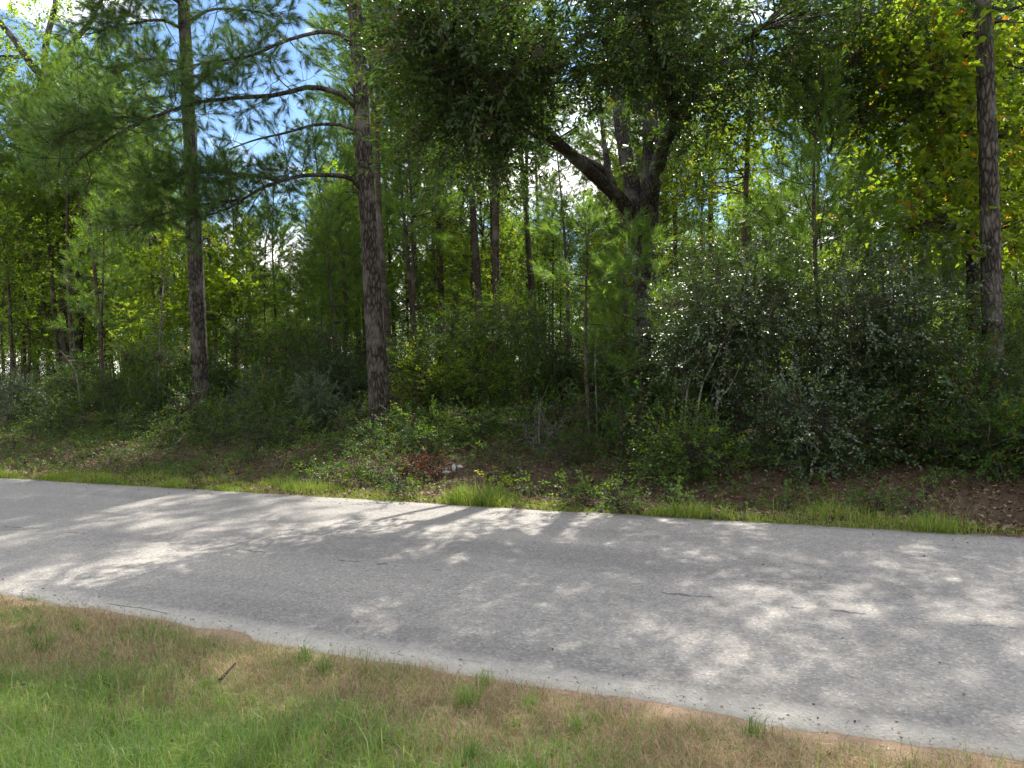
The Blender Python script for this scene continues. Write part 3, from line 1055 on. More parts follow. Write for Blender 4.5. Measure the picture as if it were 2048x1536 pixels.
def broad_hero(name, label, cat, base, trunk, trunk_w, limbs, blobs, clusters, leaf, bark, seed, spread=0.4, size=(0.8, 1.25), lobes_part=True):
    r = np.random.default_rng(seed)
    ro = root(name, base, label, cat)
    tp = [W(*c) for c in trunk]
    tp[0] = base - np.array([0, 0, 0.25])
    path = smooth_path(tp, 26)
    zs = np.linspace(0, 1, len(trunk_w))
    rad = np.interp(np.linspace(0, 1, 26), zs, [w / 2 / F * trunk[0][2] for w in trunk_w])
    wood('trunk', path - base, rad, bark, ro, 16, 0.06, seed)
    skel = [path[10:]]
    for ctl, r0_, r1_ in limbs:
        p = smooth_path([np.array(c[1:]) if c[0] == 'w' else W(*c) for c in ctl], 22)
        wood('branch', p - base, taper(22, r0_, r1_), bark, ro, 12, 0.05, seed + len(skel))
        skel.append(p)
    skel = np.vstack(skel)
    wb = []
    if name != 'oak_tree':
        blobs = [(*b[:-1], int(b[-1] * 1.7)) for b in blobs]
    for b in blobs:
        if b[0] == 'w':
            _, c, rad_, ns, nt = b
            wb.append((np.array(c), np.array(rad_), ns, nt))
        else:
            px, py, Y, rw, rh, rdp, ns, nt = b
            wb.append((W(px, py, Y), np.array([rw * Y / F, rdp * (1.6 if name == 'oak_tree' else 1.0), rh * Y / F]), int(ns * 1.3), nt))
    sv, tv, TP, TD = grow(r, skel, wb, 0.005, 0.018, spread)
    V, T = merge(sv, tv)
    link('twigs', tri_mesh('twigs', V - base, T, None, M['twig']), ro, kind='stuff')
    V, T, R = stamp(r, clusters, TP, TD, r.uniform(size[0], size[1], len(TP)))
    link('foliage', tri_mesh('foliage', V - base, T, R, M[leaf]), ro, kind='stuff')
    return ro


bO = GX(1290, 16.0)
oak_limbs = [
    ([(1272, 440, YO), (1240, 400, YO - .2), (1190, 352, YO - .9), (1120, 290, YO - 2.2), (1050, 225, YO - 3.4), (975, 170, YO - 4.4), (900, 120, YO - 5)], 0.165, 0.045),
    ([(1228, 385, YO - .3), (1215, 350, YO - .5), (1180, 325, YO - .7), (1145, 308, YO - .9), (1090, 282, YO - 1.4), (1035, 250, YO - 2.0)], 0.10, 0.04),
    ([(1216, 350, YO - .5), (1212, 310, YO - .4), (1206, 268, YO - .2), (1200, 200, YO)], 0.075, 0.03),
    ([(1282, 470, YO), (1266, 380, YO + .2), (1250, 300, YO + .5), (1238, 220, YO + .9), (1225, 100, YO + 1.4), (1215, -60, YO + 1.8)], 0.20, 0.09),
    ([(1294, 470, YO), (1300, 380, YO), (1302, 300, YO - .1), (1300, 220, YO - .3), (1305, 100, YO - .6), (1310, -60, YO - .8)], 0.22, 0.10),
    ([(1300, 400, YO - .1), (1318, 320, YO - .4), (1340, 260, YO - 1), (1390, 180, YO - 1.8), (1450, 110, YO - 2.6), (1520, 60, YO - 3.4)], 0.17, 0.05),
    ([(1305, 200, YO - .3), (1400, 130, YO - .8), (1500, 130, YO - 1.3), (1580, 170, YO - 1.8), (1640, 190, YO - 2), (1685, 232, YO - 2.2), (1730, 250, YO - 2.3)], 0.12, 0.03),
    ([(1625, 185, YO - 2), (1632, 210, YO - 2), (1642, 240, YO - 2)], 0.03, 0.01),
    ([(1330, 280, YO - 1), (1350, 240, YO - 2), (1330, 150, YO - 3.5), (1300, 60, YO - 4.6), (1280, -20, YO - 5.4)], 0.12, 0.05),
    ([('w', 2.9, YO + .4, 9.5), ('w', 4.2, YO + 1.2, 12), ('w', 6.0, YO + 1.0, 14)], 0.12, 0.04),
    ([('w', 2.9, YO + .4, 9.5), ('w', 1.2, YO - .6, 12.5), ('w', -0.8, YO - 1.0, 14.5)], 0.12, 0.04),
    ([('w', 2.8, YO + .2, 9.5), ('w', 2.6, YO - 2.2, 12), ('w', 2.2, YO - 4.2, 13.5)], 0.12, 0.04),
]
oak_blobs = [
    #
    (880, 60, 11.4, 150, 70, 1.1, 16, 190), (1010, 90, 11.2, 140, 90, 1.1, 18, 240), (1150, 60, 11.4, 140, 80, 1.2, 18, 220),
    (1290, 70, 12.0, 140, 85, 1.2, 18, 220), (1400, 60, 12.4, 110, 60, 1.2, 12, 130), (1540, 60, 13.0, 130, 75, 1.1, 16, 190),
    (1660, 60, 13.4, 120, 70, 1.1, 14, 150),
    (900, 190, 11.6, 110, 70, 0.9, 14, 150), (965, 200, 11.8, 90, 60, 0.9, 14, 150), (930, 290, 12.0, 130, 55, 0.8, 16, 170),
    (960, 325, 12.2, 60, 28, 0.5, 8, 60), (850, 250, 12.6, 80, 60, 0.8, 10, 70),
    (1140, 105, 12.4, 110, 30, 0.9, 14, 110), (1280, 165, 13.2, 110, 40, 0.9, 14, 120), (1380, 190, 13.6, 90, 60, 0.8, 12, 110),
    (1400, 300, 14.6, 70, 60, 0.7, 8, 60),
    (1540, 170, 14.0, 100, 50, 0.8, 12, 110), (1640, 160, 14.0, 110, 55, 0.8, 14, 130), (1740, 130, 14.2, 80, 60, 0.7, 10, 80),
    (1700, 250, 14.0, 70, 30, 0.5, 7, 45), (1760, 20, 14.0, 100, 50, 0.9, 10, 90), (760, 100, 12.4, 60, 60, 0.7, 8, 45),
    ('w', (2.0, YO - 2.5, 11.6), (3.2, 2.6, 1.5), 20, 260), ('w', (4.8, YO + .6, 12.8), (2.8, 2.6, 1.8), 18, 220),
    ('w', (-0.4, YO - .6, 13.2), (2.6, 2.4, 1.7), 18, 220), ('w', (2.8, YO + 1.0, 15.0), (2.8, 2.6, 1.6), 16, 200),
    ('w', (-1.0, YO - 4.0, 11.0), (2.0, 1.8, 1.0), 12, 130), ('w', (5.2, YO - 3.4, 11.4), (2.2, 2.0, 1.2), 12, 140),
    ('w', (6.4, YO - 1.0, 11.5), (2.2, 2.0, 1.3), 14, 170), ('w', (7.6, YO + 1.5, 13.0), (2.2, 2.0, 1.5), 12, 150)]
broad_hero('oak_tree', 'large dark oak with forked trunk and leaning limb, crown hanging over the road', 'oak tree', bO,
           [(1292, 900, YO), (1292, 760, YO), (1292, 620, YO), (1288, 520, YO), (1284, 440, YO), (1284, 400, YO)], [58, 46, 44, 46, 54, 46],
           oak_limbs, [(*b[:-1], int(b[-1] * (0.6 if b[0] == 'w' else 1.22))) for b in oak_blobs], OAK_CL, 'oak_leaf', M['oak_bark'], 31, 0.27, (1.0, 1.6))

# ------------------------------------------------------------------ the forked hardwood at the upper left
bF = GX(140, 21.5)
YF = bF[1]
broad_hero('forked_tree', 'big leafy tree at the far left with grey limbs forking in the sky', 'broadleaf tree', bF,
           [(140, 860, YF), (142, 700, YF), (145, 560, YF), (140, 440, YF), (125, 330, YF), (105, 230, YF), (95, 160, YF)], [52, 46, 44, 44, 38, 34, 30],
           [([(95, 165, YF), (60, 125, YF), (25, 75, YF), (0, 45, YF), (-40, -10, YF)], 0.17, 0.08),
            ([(92, 165, YF), (90, 110, YF), (98, 60, YF), (110, 10, YF), (115, -60, YF)], 0.15, 0.08),
            ([(100, 165, YF), (120, 120, YF), (150, 80, YF), (190, 30, YF), (220, -50, YF)], 0.15, 0.07),
            ([(38, 115, YF), (15, 112, YF), (-20, 112, YF)], 0.07, 0.03),
            ([(135, 395, YF), (160, 370, YF - .5), (180, 350, YF - 1), (220, 320, YF - 1.6)], 0.12, 0.04),
            ([(130, 360, YF), (70, 310, YF - .8), (10, 290, YF - 1.5)], 0.11, 0.04),
            ([(140, 440, YF), (210, 400, YF - 1.2), (290, 380, YF - 2.2), (340, 370, YF - 2.6)], 0.09, 0.03)],
           [(40, 230, YF - 1, 110, 80, 1.6, 16, 180), (150, 250, YF - 1.4, 90, 80, 1.4, 14, 150), (30, 340, YF - 1.6, 110, 70, 1.4, 14, 150),
            (220, 300, YF - 1.5, 90, 60, 1.2, 12, 130), (300, 320, YF - 2, 80, 70, 1.2, 12, 130), (60, 80, YF - .5, 60, 40, 1.0, 7, 45), (120, 200, YF + 1.2, 160, 110, 1.5, 18, 200),
            (60, 470, YF - 2, 110, 60, 1.2, 14, 150), (220, 430, YF - 2, 100, 60, 1.2, 12, 120), (0, 130, YF + 1, 60, 60, 1.2, 8, 60), (250, 200, YF + 2, 90, 70, 1.5, 10, 90),
            ('w', (bF[0], YF, 14.5), (4.5, 3.5, 2.2), 26, 340)],
           HARD_CL, 'hard_leaf', M['oak_bark'], 32, 0.5, (0.9, 1.4))

# the gum beside the right pine: dark stem, big yellow-green leaves with some orange
bGm = GX(1955, 17.2)
YG = bGm[1]
broad_hero('gum_tree', 'slim dark tree with yellow-green and orange leaves just left of the right-hand pine', 'broadleaf tree', bGm,
           [(1950, 860, YG), (1948, 700, YG), (1945, 540, YG), (1942, 380, YG), (1940, 240, YG), (1938, 100, YG), (1936, -40, YG), (1935, -160, YG)], [27, 25, 24, 23, 22, 21, 20, 16],
           [([(1946, 230, YG), (1900, 228, YG - .3), (1860, 215, YG - .6), (1845, 190, YG - .8)], 0.04, 0.015),
            ([(1945, 100, YG), (1900, 90, YG - .5), (1830, 105, YG - 1), (1760, 110, YG - 1.4)], 0.045, 0.015),
            ([(1790, 85, YG - 1.2), (1810, 140, YG - 1.2), (1840, 180, YG - 1.1), (1845, 220, YG - 1)], 0.03, 0.012),
            ([(1950, 330, YG), (1910, 320, YG - .3), (1880, 345, YG - .7), (1850, 380, YG - .9)], 0.035, 0.012),
            ([(1953, 470, YG), (1910, 450, YG - .5), (1860, 445, YG - 1), (1820, 455, YG - 1.3)], 0.03, 0.012),
            ([(1950, 300, YG), (2000, 270, YG + .3), (2060, 250, YG + .5)], 0.04, 0.015),
            ([(1948, 180, YG), (2000, 140, YG + .3), (2050, 110, YG + .5)], 0.04, 0.015)],
           [(1800, 180, YG - 1, 70, 70, 0.9, 10, 100), (1870, 130, YG - .6, 70, 60, 0.9, 10, 100), (1880, 250, YG - .6, 60, 60, 0.8, 9, 80),
            (1860, 380, YG - .9, 60, 45, 0.7, 8, 55), (1870, 460, YG - 1, 80, 40, 0.8, 10, 90), (2020, 180, YG + .4, 70, 100, 1.0, 12, 110), (2030, 320, YG + .4, 60, 80, 0.9, 10, 90),
            (1820, 290, YG + .8, 70, 60, 0.9, 9, 70), (1950, 60, YG + .4, 100, 70, 1.1, 12, 110), (1790, 100, YG + 1, 80, 60, 0.9, 9, 80), (2030, 430, YG + .5, 50, 60, 0.9, 8, 60),
            ('w', (bGm[0], YG, 12.5), (2.4, 2.4, 2.4), 18, 180)],
           BIG_CL, 'gum_leaf', M['dark_bark'], 33, 0.40, (0.8, 1.2))

# yellow-green young hardwood right of the oak, and the sunlit one behind the left pine
bY = GX(1490, 19.0)
YY = bY[1]
broad_hero('young_hardwood', 'young tree with bright yellow-green leaves to the right of the oak limbs', 'broadleaf tree', bY,
           [(1500, 830, YY), (1498, 680, YY), (1490, 520, YY), (1492, 400, YY), (1495, 300, YY), (1500, 200, YY), (1505, 150, YY)], [14, 12, 11, 10, 9, 7, 4],
           [([(1492, 360, YY), (1450, 300, YY), (1420, 280, YY)], 0.02, 0.008), ([(1495, 280, YY), (1530, 240, YY), (1550, 230, YY)], 0.02, 0.008)],
           [(1495, 210, YY, 45, 40, 0.6, 8, 75), (1520, 270, YY, 45, 35, 0.6, 8, 70), (1450, 250, YY + .4, 40, 40, 0.6, 6, 45), (1470, 320, YY + .6, 50, 30, 0.6, 6, 40), (1400, 370, YY + .8, 50, 40, 0.7, 6, 40)],
           HARD_CL, 'yellow_leaf', M['young_bark'], 34, 0.32, (0.7, 1.1))
bL = GX(430, 18.5)
YL = bL[1]
broad_hero('young_hardwood', 'sunlit yellow-green young tree behind the leftmost tall pine trunk', 'broadleaf tree', bL,
           [(425, 850, YL), (428, 760, YL), (430, 680, YL), (425, 600, YL), (420, 520, YL), (415, 450, YL)], [10, 9, 8, 7, 6, 4],
           [([(428, 640, YL), (460, 600, YL - .4), (490, 590, YL - .7)], 0.015, 0.006), ([(425, 590, YL), (380, 560, YL - .3), (330, 560, YL - .5)], 0.015, 0.006),
            ([(420, 520, YL), (450, 490, YL), (475, 480, YL)], 0.012, 0.006)],
           [(435, 500, YL, 50, 40, 0.6, 8, 80), (470, 580, YL - .6, 50, 35, 0.6, 9, 90), (420, 600, YL, 50, 40, 0.6, 7, 70), (340, 560, YL - .4, 60, 45, 0.6, 8, 80), (440, 640, YL - .4, 50, 30, 0.5, 7, 60),
            (360, 480, YL + .3, 50, 40, 0.6, 7, 60), (310, 620, YL - .4, 50, 35, 0.5, 6, 45)],
           BIG_CL, 'yellow_leaf', M['pale_bark'], 35, 0.30, (0.6, 1.0))

# ------------------------------------------------------------------ single young pines and thin saplings one can point to
def hero_young(px, s, top_py, seed, label, name='young_pine', **kw):
    p = GX(px, s)
    ztop = W(px, top_py, p[1])[2]
    o = young_pine(seed, max(1.5, ztop - p[2]), name, **kw)
    tag(o, label, 'pine tree')
    return place(o, p)


hero_young(1648, 14.4, 130, 41, 'light green young pine with thin straight stem among the glossy shrubs right of the oak', low=0.27, wmax=1.15, dead=8, tufts=0.95)
hero_young(1176, 13.2, 420, 42, 'thin pine sapling with bare grey stem standing in front of the oak', low=0.68, wmax=0.8, dead=16, tufts=0.55)
hero_young(205, 15.4, 400, 43, 'thin pine sapling left of the leftmost tall pine', low=0.42, wmax=0.9, dead=12, tufts=0.8)
hero_young(470, 25.0, 300, 44, 'young pine whose tip shows in the blue sky gap', low=0.2, wmax=1.5)
hero_young(560, 26.0, 318, 48, 'short young pine standing below the blue sky gap', low=0.25, wmax=1.3)
hero_young(655, 24.0, 200, 45, 'young pine with light needles just left of the pine with arching limbs', low=0.3, wmax=1.6, tufts=1.2)
hero_young(672, 19.5, 400, 46, 'dark-stemmed young pine close left of the second tall pine trunk', low=0.5, wmax=1.0)
hero_young(1285, 14.6, 480, 47, 'short pine in front of the oak trunk, needles hiding the bark', low=0.35, wmax=1.0, tufts=0.7)


def thin_stem(name, px_pts, s, r0, mat, label, cat='sapling', twigs=10, seed=0, leafy=0):
    r = np.random.default_rng(seed)
    b = G(*px_pts[0]) if s is None else GX(px_pts[0][0], s)
    Yd = b[1]
    pts = [b - np.array([0, 0, 0.1])] + [W(x, y, Yd) for x, y in px_pts[1:]]
    o = root(name, b, label, cat)
    p = smooth_path(pts, 20)
    wood('trunk', p - b, taper(20, r0, r0 * 0.35), mat, o, 7, 0.05, seed)
    P, R = [], []
    for k in range(twigs):
        c = p[r.integers(6, 20)]
        d = unit(r.normal(0, 1, 3) * np.array([1, 1, 0.5]) + np.array([0, 0, 0.25]))
        L = r.uniform(0.3, 0.9)
        P.append(np.stack([c, c + d * L * 0.4, c + d * L * 0.7 + r.normal(0, 0.05, 3), c + d * L + r.normal(0, 0.1, 3)]))
        R.append(np.array([1, .7, .45, .2]) * r0 * 0.35)
    if P:
        V, T = tubes(np.array(P) - b, np.array(R), 3)
        link('twigs', tri_mesh('twigs', V, T, None, mat), o, kind='stuff')
    if leafy:
        ends = np.array(P)[:, 1:].reshape(-1, 3)
        TP = ends[r.integers(0, len(ends), leafy)] + r.normal(0, 0.18, (leafy, 3))
        foliage(r, MED_CL, TP - b, unit(r.normal(0, 1, (leafy, 3)) + np.array([0, 0, 0.3])), M['shrub_leaf'], o)
    return o


thin_stem('sapling', [(319, 858), (318, 780), (320, 700), (322, 640), (328, 560)], 15.6, 0.045, M['pale_bark'], 'thin pale-barked sapling just left of the leftmost tall pine', seed=51, twigs=16, leafy=70)
thin_stem('sapling', [(58, 868), (45, 800), (34, 740), (22, 690), (15, 620)], 16.5, 0.04, M['young_bark'], 'leaning thin dark sapling near the left edge, lowest trunk leaning left', seed=52, twigs=14, leafy=60)
thin_stem('sapling', [(12, 860), (8, 790), (4, 720), (2, 640)], 17.2, 0.04, M['young_bark'], 'thin upright sapling cut by the left edge of the picture', seed=53, twigs=10, leafy=40)
thin_stem('sapling', [(163, 855), (160, 800), (152, 750), (140, 725), (120, 700)], 15.8, 0.025, M['pale_bark'], 'thin pale stem bending over left near the far left shrubs', seed=54, twigs=6, leafy=20)
thin_stem('sapling', [(1385, 850), (1400, 790), (1425, 730), (1455, 670), (1490, 600)], 12.9, 0.02, M['pale_bark'], 'bowed pale stem leaning right under the glossy shrubs', seed=55, twigs=5, leafy=26)
thin_stem('sapling', [(1425, 850), (1435, 810), (1455, 780), (1475, 745), (1500, 690)], 13.0, 0.017, M['pale_bark'], 'shorter pale stem leaning right beside the bowed stem', seed=56, twigs=5, leafy=16)
thin_stem('sapling', [(1362, 850), (1375, 780), (1400, 720), (1420, 660), (1432, 600)], 13.2, 0.018, M['pale_bark'], 'slim pale stem leaning right, leftmost of the leaning stems', seed=57, twigs=5, leafy=30)
thin_stem('sapling', [(1190, 850), (1192, 780), (1190, 720), (1194, 660)], 13.3, 0.012, M['pale_bark'], 'very thin pale stem close right of the bare pine sapling', seed=58, twigs=6, leafy=10)
thin_stem('sapling', [(1790, 880), (1792, 800), (1790, 720), (1788, 620), (1784, 540)], 13.6, 0.026, M['pale_bark'], 'thin pale stem among the glossy shrubs left of the right-hand pine', seed=59, twigs=12, leafy=60)

# ------------------------------------------------------------------ shrubs one can point to
def hero_shrub(px, s, top_py, w, seed, label, mat='yaupon_leaf', clusters=YAU_CL, nstem=9, ntwig=420, name='shrub', cat='shrub', bark='shrub_bark', rz=0.0, **kw):
    p = GX(px, s)
    h = W(px, top_py, p[1])[2] - p[2]
    ntwig = int(ntwig * 1.5)
    o = shrub(seed, h, w, nstem, ntwig, clusters, mat, M[bark], name, **kw)
    tag(o, label, cat)
    return place(o, p, rz)


hero_shrub(1400, 13.6, 540, 1.2, 61, 'glossy small-leaved shrub with shining top just right of the oak trunk', ntwig=420, lo=0.55, spread=0.42)
hero_shrub(1490, 14.4, 450, 1.3, 62, 'tall glossy shrub whose top glints beside the light green young pine', ntwig=460, lo=0.45, spread=0.42)
hero_shrub(1570, 13.4, 570, 1.3, 63, 'wide glossy shrub with white glints below the light green young pine', ntwig=520, lo=0.25, spread=0.42)
hero_shrub(1690, 13.5, 520, 1.1, 64, 'glossy shrub with many pale glints right of the light green young pine', ntwig=500, lo=0.25, spread=0.42)
hero_shrub(1785, 14.0, 480, 0.95, 65, 'tall glossy shrub between the light green young pine and the right-hand pine', ntwig=500, lo=0.3, spread=0.42)
hero_shrub(1880, 13.6, 640, 1.0, 66, 'dark leafy shrub at the foot of the slim gum tree', 'shrub_leaf', MIX_CL, ntwig=420)
hero_shrub(1630, 12.5, 790, 0.8, 67, 'low glossy shrub at the edge of the brown bank', ntwig=300, lo=0.1)
hero_shrub(1380, 11.9, 870, 0.62, 68, 'low rounded bright green bush at the edge of the brown bank', 'fresh_leaf', SMALL_CL, ntwig=300, lo=0.1)
hero_shrub(850, 16.2, 712, 0.75, 69, 'sunlit pale green shrub right of the second tall pine trunk', 'yellow_leaf', MED_CL, ntwig=260, lo=0.35, nstem=8)
hero_shrub(960, 17.2, 600, 1.6, 70, 'big leafy evergreen shrub left of the bare pine sapling', 'shrub_leaf', MIX_CL, ntwig=620, nstem=12)
hero_shrub(1080, 16.2, 590, 1.5, 71, 'dark green evergreen shrub directly behind the bare pine sapling', 'shrub_leaf', MIX_CL, ntwig=620, nstem=12)
hero_shrub(640, 17.2, 640, 1.7, 72, 'broad dark shrub between the two tall left pines, nearer the right one', 'shrub_leaf', MIX_CL, ntwig=620, nstem=12)
hero_shrub(520, 17.8, 620, 1.6, 73, 'broad dark shrub between the two tall left pines, nearer the left one', 'shrub_leaf', MIX_CL, ntwig=520, nstem=12)
hero_shrub(560, 15.2, 790, 1.0, 74, 'low dark bush on the bank between the two tall left pines', 'shrub_leaf', MIX_CL, ntwig=380, lo=0.1)
hero_shrub(2015, 12.6, 835, 0.8, 75, 'dark green bush covering the foot of the right-hand pine', 'shrub_leaf', MIX_CL, ntwig=340, lo=0.1)
hero_shrub(780, 14.0, 860, 0.5, 76, 'small leafy bush at the foot of the second tall pine', 'shrub_leaf', MIX_CL, ntwig=130, lo=0.1)
hero_shrub(880, 13.6, 858, 0.45, 77, 'small bright bush on the bank just right of the second tall pine', 'fresh_leaf', MED_CL, ntwig=120, lo=0.1)
hero_shrub(445, 15.4, 826, 0.7, 78, 'leafy young bush at the foot of the leftmost tall pine', 'fresh_leaf', MED_CL, ntwig=170, lo=0.15)

# bleached, leafless bush
bD = GX(1076, 12.9)
dr = np.random.default_rng(81)
dead_o = root('dead_bush', bD, 'bleached grey leafless bush with tangled twigs on the bank', 'bush')
for k in range(9):
    a = dr.uniform(0, 6.28)
    L = dr.uniform(0.4, 0.8)
    e = np.array([math.cos(a) * 0.55, math.sin(a) * 0.4, 1.0]) * L
    if k == 0:
        e = np.array([0.03, 0, 1.1])
    p = smooth_path([np.array([0, 0, -0.05]), e * 0.35 + dr.normal(0, 0.05, 3), e * 0.7 + dr.normal(0, 0.1, 3), e + np.array([0, 0, -0.25 if k % 2 else 0])], 12)
    so_ = wood('stem', p, taper(12, 0.009 if k else 0.020, 0.003), M['grey_wood'], dead_o, 5)
    P = []
    for q in range(7):
        c = p[dr.integers(4, 12)]
        d = dr.normal(0, 0.28, 3)
        P.append(np.stack([c, c + d * 0.4 + dr.normal(0, 0.03, 3), c + d * 0.8, c + d * 1.3 + np.array([0, 0, -0.08])]))
    V, T = tubes(np.array(P), np.tile(np.array([1, .8, .6, .3]) * 0.005, (7, 1)), 3)
    link('twigs', tri_mesh('twigs', V, T, None, M['grey_wood']), so_, kind='stuff')

# ------------------------------------------------------------------ the wood behind: copies of a few kinds
pine_kinds = [young_pine(100 + k, h, low=lo, wmax=w) for k, (h, lo, w) in enumerate([(10.5, 0.55, 1.3), (12.0, 0.60, 1.4), (9.0, 0.50, 1.2), (13.5, 0.62, 1.4), (7.5, 0.32, 1.2)])]
wood_kinds = [hardwood(120, 9.5, 'wood_tree', 0.28, 2.2, 1000, FAR_CL, 'hard_leaf', M['young_bark'], 0.075),
              hardwood(121, 11.5, 'wood_tree', 0.35, 2.5, 1150, FAR_CL, 'hard_leaf', M['young_bark'], 0.09),
              hardwood(122, 7.0, 'wood_tree', 0.2, 1.8, 800, FAR_CL, 'yellow_leaf', M['young_bark'], 0.05, size=(0.7, 1.1)),
              hardwood(123, 14.0, 'wood_tree', 0.3, 3.0, 1400, FAR_CL, 'hard_leaf', M['oak_bark'], 0.12, lobes=12, size=(0.9, 1.4))]
under_kinds = [shrub(140, 2.6, 1.3, 9, 900, MIX_CL, 'shrub_leaf', M['shrub_bark'], 'understory_shrub'),
               shrub(141, 3.4, 1.4, 10, 900, MIX_CL, 'shrub_leaf', M['shrub_bark'], 'understory_shrub'),
               shrub(142, 2.0, 1.1, 8, 800, SMALL_CL, 'yaupon_leaf', M['shrub_bark'], 'understory_shrub'),
               shrub(143, 4.2, 1.5, 10, 1000, MED_CL, 'hard_leaf', M['shrub_bark'], 'understory_shrub')]
low_kinds = [shrub(150, 0.7, 0.5, 6, 90, SMALL_CL, 'shrub_leaf', M['shrub_bark'], 'low_bush', lo=0.1, spread=0.16, stem_r=0.008),
             shrub(151, 0.55, 0.45, 6, 70, MED_CL, 'herb_leaf', M['shrub_bark'], 'low_bush', lo=0.1, spread=0.16, stem_r=0.008),
             shrub(152, 0.9, 0.55, 7, 110, MED_CL, 'shrub_leaf', M['shrub_bark'], 'low_bush', lo=0.1, spread=0.18, stem_r=0.009)]
plant_kinds = [shrub(160, 0.28, 0.16, 4, 12, MED_CL, 'fresh_leaf', M['shrub_bark'], 'seedling', lo=0.2, spread=0.06, stem_r=0.004, size=(0.5, 0.8)),
               shrub(161, 0.20, 0.18, 4, 12, MED_CL, 'herb_leaf', M['shrub_bark'], 'seedling', lo=0.2, spread=0.06, stem_r=0.004, size=(0.5, 0.8)),
               shrub(162, 0.24, 0.18, 5, 14, SMALL_CL, 'red_leaf', M['stick_wood'], 'seedling', lo=0.2, spread=0.06, stem_r=0.004, size=(0.6, 1.0))]
used = set()


def put(kind, p, rz, sc, label, cat, group):
    o = kind if kind.name not in used else copy_tree(kind)
    used.add(kind.name)
    place(o, p, rz, sc)
    tag(o, label, cat, group)
    return o


MARKS = [(130, 'left of the forked tree'), (205, 'right of the forked tree'), (300, 'left of the pale sapling'), (385, 'left of the leftmost pine'), (560, 'right of the leftmost pine'), (750, 'left of the arching-limbed pine'),
         (900, 'right of the arching-limbed pine'), (1060, 'left of the dead bush'), (1180, 'above the dead bush'), (1290, 'left of the oak trunk'),
         (1430, 'right of the oak trunk'), (1640, 'left of the light young pine'), (1800, 'right of the light young pine'), (1955, 'left of the gum tree')]


def zone(px, d=None):
    a = 'by the right edge'
    for lim, b in MARKS:
        if px < lim:
            a = b
            break
    if d is not None:
        a = ('near the road, ' if d < 22 else 'further in, ' if d < 36 else 'deep in the wood, ') + a
    return a


def same(px, Y):
    return 1.0


def lower_middle(px, Y):
    """the wood is lower between the tall left pines and the oak"""
    return float(np.interp(px, [330, 420, 640, 720, 1050, 1110, 1220, 1270, 1400, 1700, 2000], [1.15, 0.72, 0.75, 1.15, 1.1, 0.75, 0.75, 1.05, 0.9, 0.85, 1.1]))


def scatter(kinds, weights, n, s_lo, s_hi, mind, what, cat, group, seed, sc=(0.8, 1.15), pxr=(-170, 2230), avoid=None, power=1.0, scf=same):
    r = np.random.default_rng(seed)
    done = []
    tries = 0
    while len(done) < n and tries < n * 60:
        tries += 1
        px = r.uniform(*pxr)
        s = s_lo + (s_hi - s_lo) * r.random() ** power
        p = GX(px, s)
        if p[1] < 6 or p[1] > 95:
            continue
        if avoid and avoid(px, s, p):
            continue
        md = mind * (1 + s / 90)
        if any((p[0] - q[0]) ** 2 + (p[1] - q[1]) ** 2 < md * md for q in done):
            continue
        done.append(p)
        k = r.choice(len(kinds), p=weights)
        put(kinds[k], p, r.uniform(0, 6.28), r.uniform(*sc) * scf(px, p[1]), '%s %s' % (what, zone(px, p[1] if s_hi > 20 else None)), cat, '%s %s' % (group, zone(px)))
    return done


def gap(px, s, p):
    return 440 < px < 640 and s < 40          # lower growth under the blue gap in the sky


scatter(pine_kinds, [.25, .2, .25, .1, .2], 190, 19, 58, 1.25, 'slender young pine', 'pine tree', 'young pines', 201, (0.8, 1.1), avoid=lambda px, s, p: (370 < px < 650 and s < 48) or (1400 < px < 2230 and s < 26.5) or (870 < px < 1130 and s < 24.5), power=1.2, scf=lower_middle)
scatter([pine_kinds[1], pine_kinds[3]], [.4, .6], 26, 26, 46, 2.0, 'very tall slender pine', 'pine tree', 'very tall slender pines', 210, (1.4, 1.65), pxr=(690, 2000), avoid=lambda px, s, p: (1380 < px < 1900 and s < 34) or (1100 < px < 1225))
for px_, s_, rz_, lb_ in ((960, 24.0, 0.4, 'tallest slender pine, added to shade the road, behind the shrubs left of the dead bush'), (885, 25.5, 2.0, 'tall slender pine added to shade the road, further right of the arching-limbed pine, trunk bare'),
                          (1000, 22.2, 4.1, 'tall slender pine added to shade the road, nearest the road behind the big evergreen shrub')):
    put(pine_kinds[3], GX(px_, s_), rz_, 1.45, lb_, 'pine tree', 'very tall slender pines')  # three more pines added so their crowns break up the sun on the left road
scatter([pine_kinds[2], pine_kinds[4]], [.5, .5], 34, 21, 46, 1.2, 'shorter young pine', 'pine tree', 'shorter young pines', 202, (0.65, 0.9), pxr=(360, 660))
scatter(wood_kinds, [.35, .25, .3, .1], 84, 20, 55, 1.7, 'leafy broadleaf tree', 'broadleaf tree', 'broadleaf trees', 203, (0.75, 1.1), avoid=lambda px, s, p: 360 < px < 660 or (px > 700 and px < 1300 and s < 25) or (px > 1380 and s < 27), scf=lower_middle)
scatter(wood_kinds, [.2, .4, .0, .4], 16, 20, 40, 2.0, 'tall leafy broadleaf tree', 'broadleaf tree', 'tall broadleaf trees', 204, (0.9, 1.2), pxr=(-170, 330))
scatter(under_kinds, [.3, .3, .2, .2], 85, 14.8, 26, 1.1, 'shady understory shrub', 'shrub', 'understory shrubs', 205, (0.5, 0.9), avoid=lambda px, s, p: s < 17.5 and (abs(px - 402) < 60 or abs(px - 762) < 55 or abs(px - 1176) < 50), power=1.4)
scatter([under_kinds[1], under_kinds[3]], [.5, .5], 80, 26, 60, 1.8, 'tall shrub', 'shrub', 'tall shrubs', 209, (0.6, 1.0))
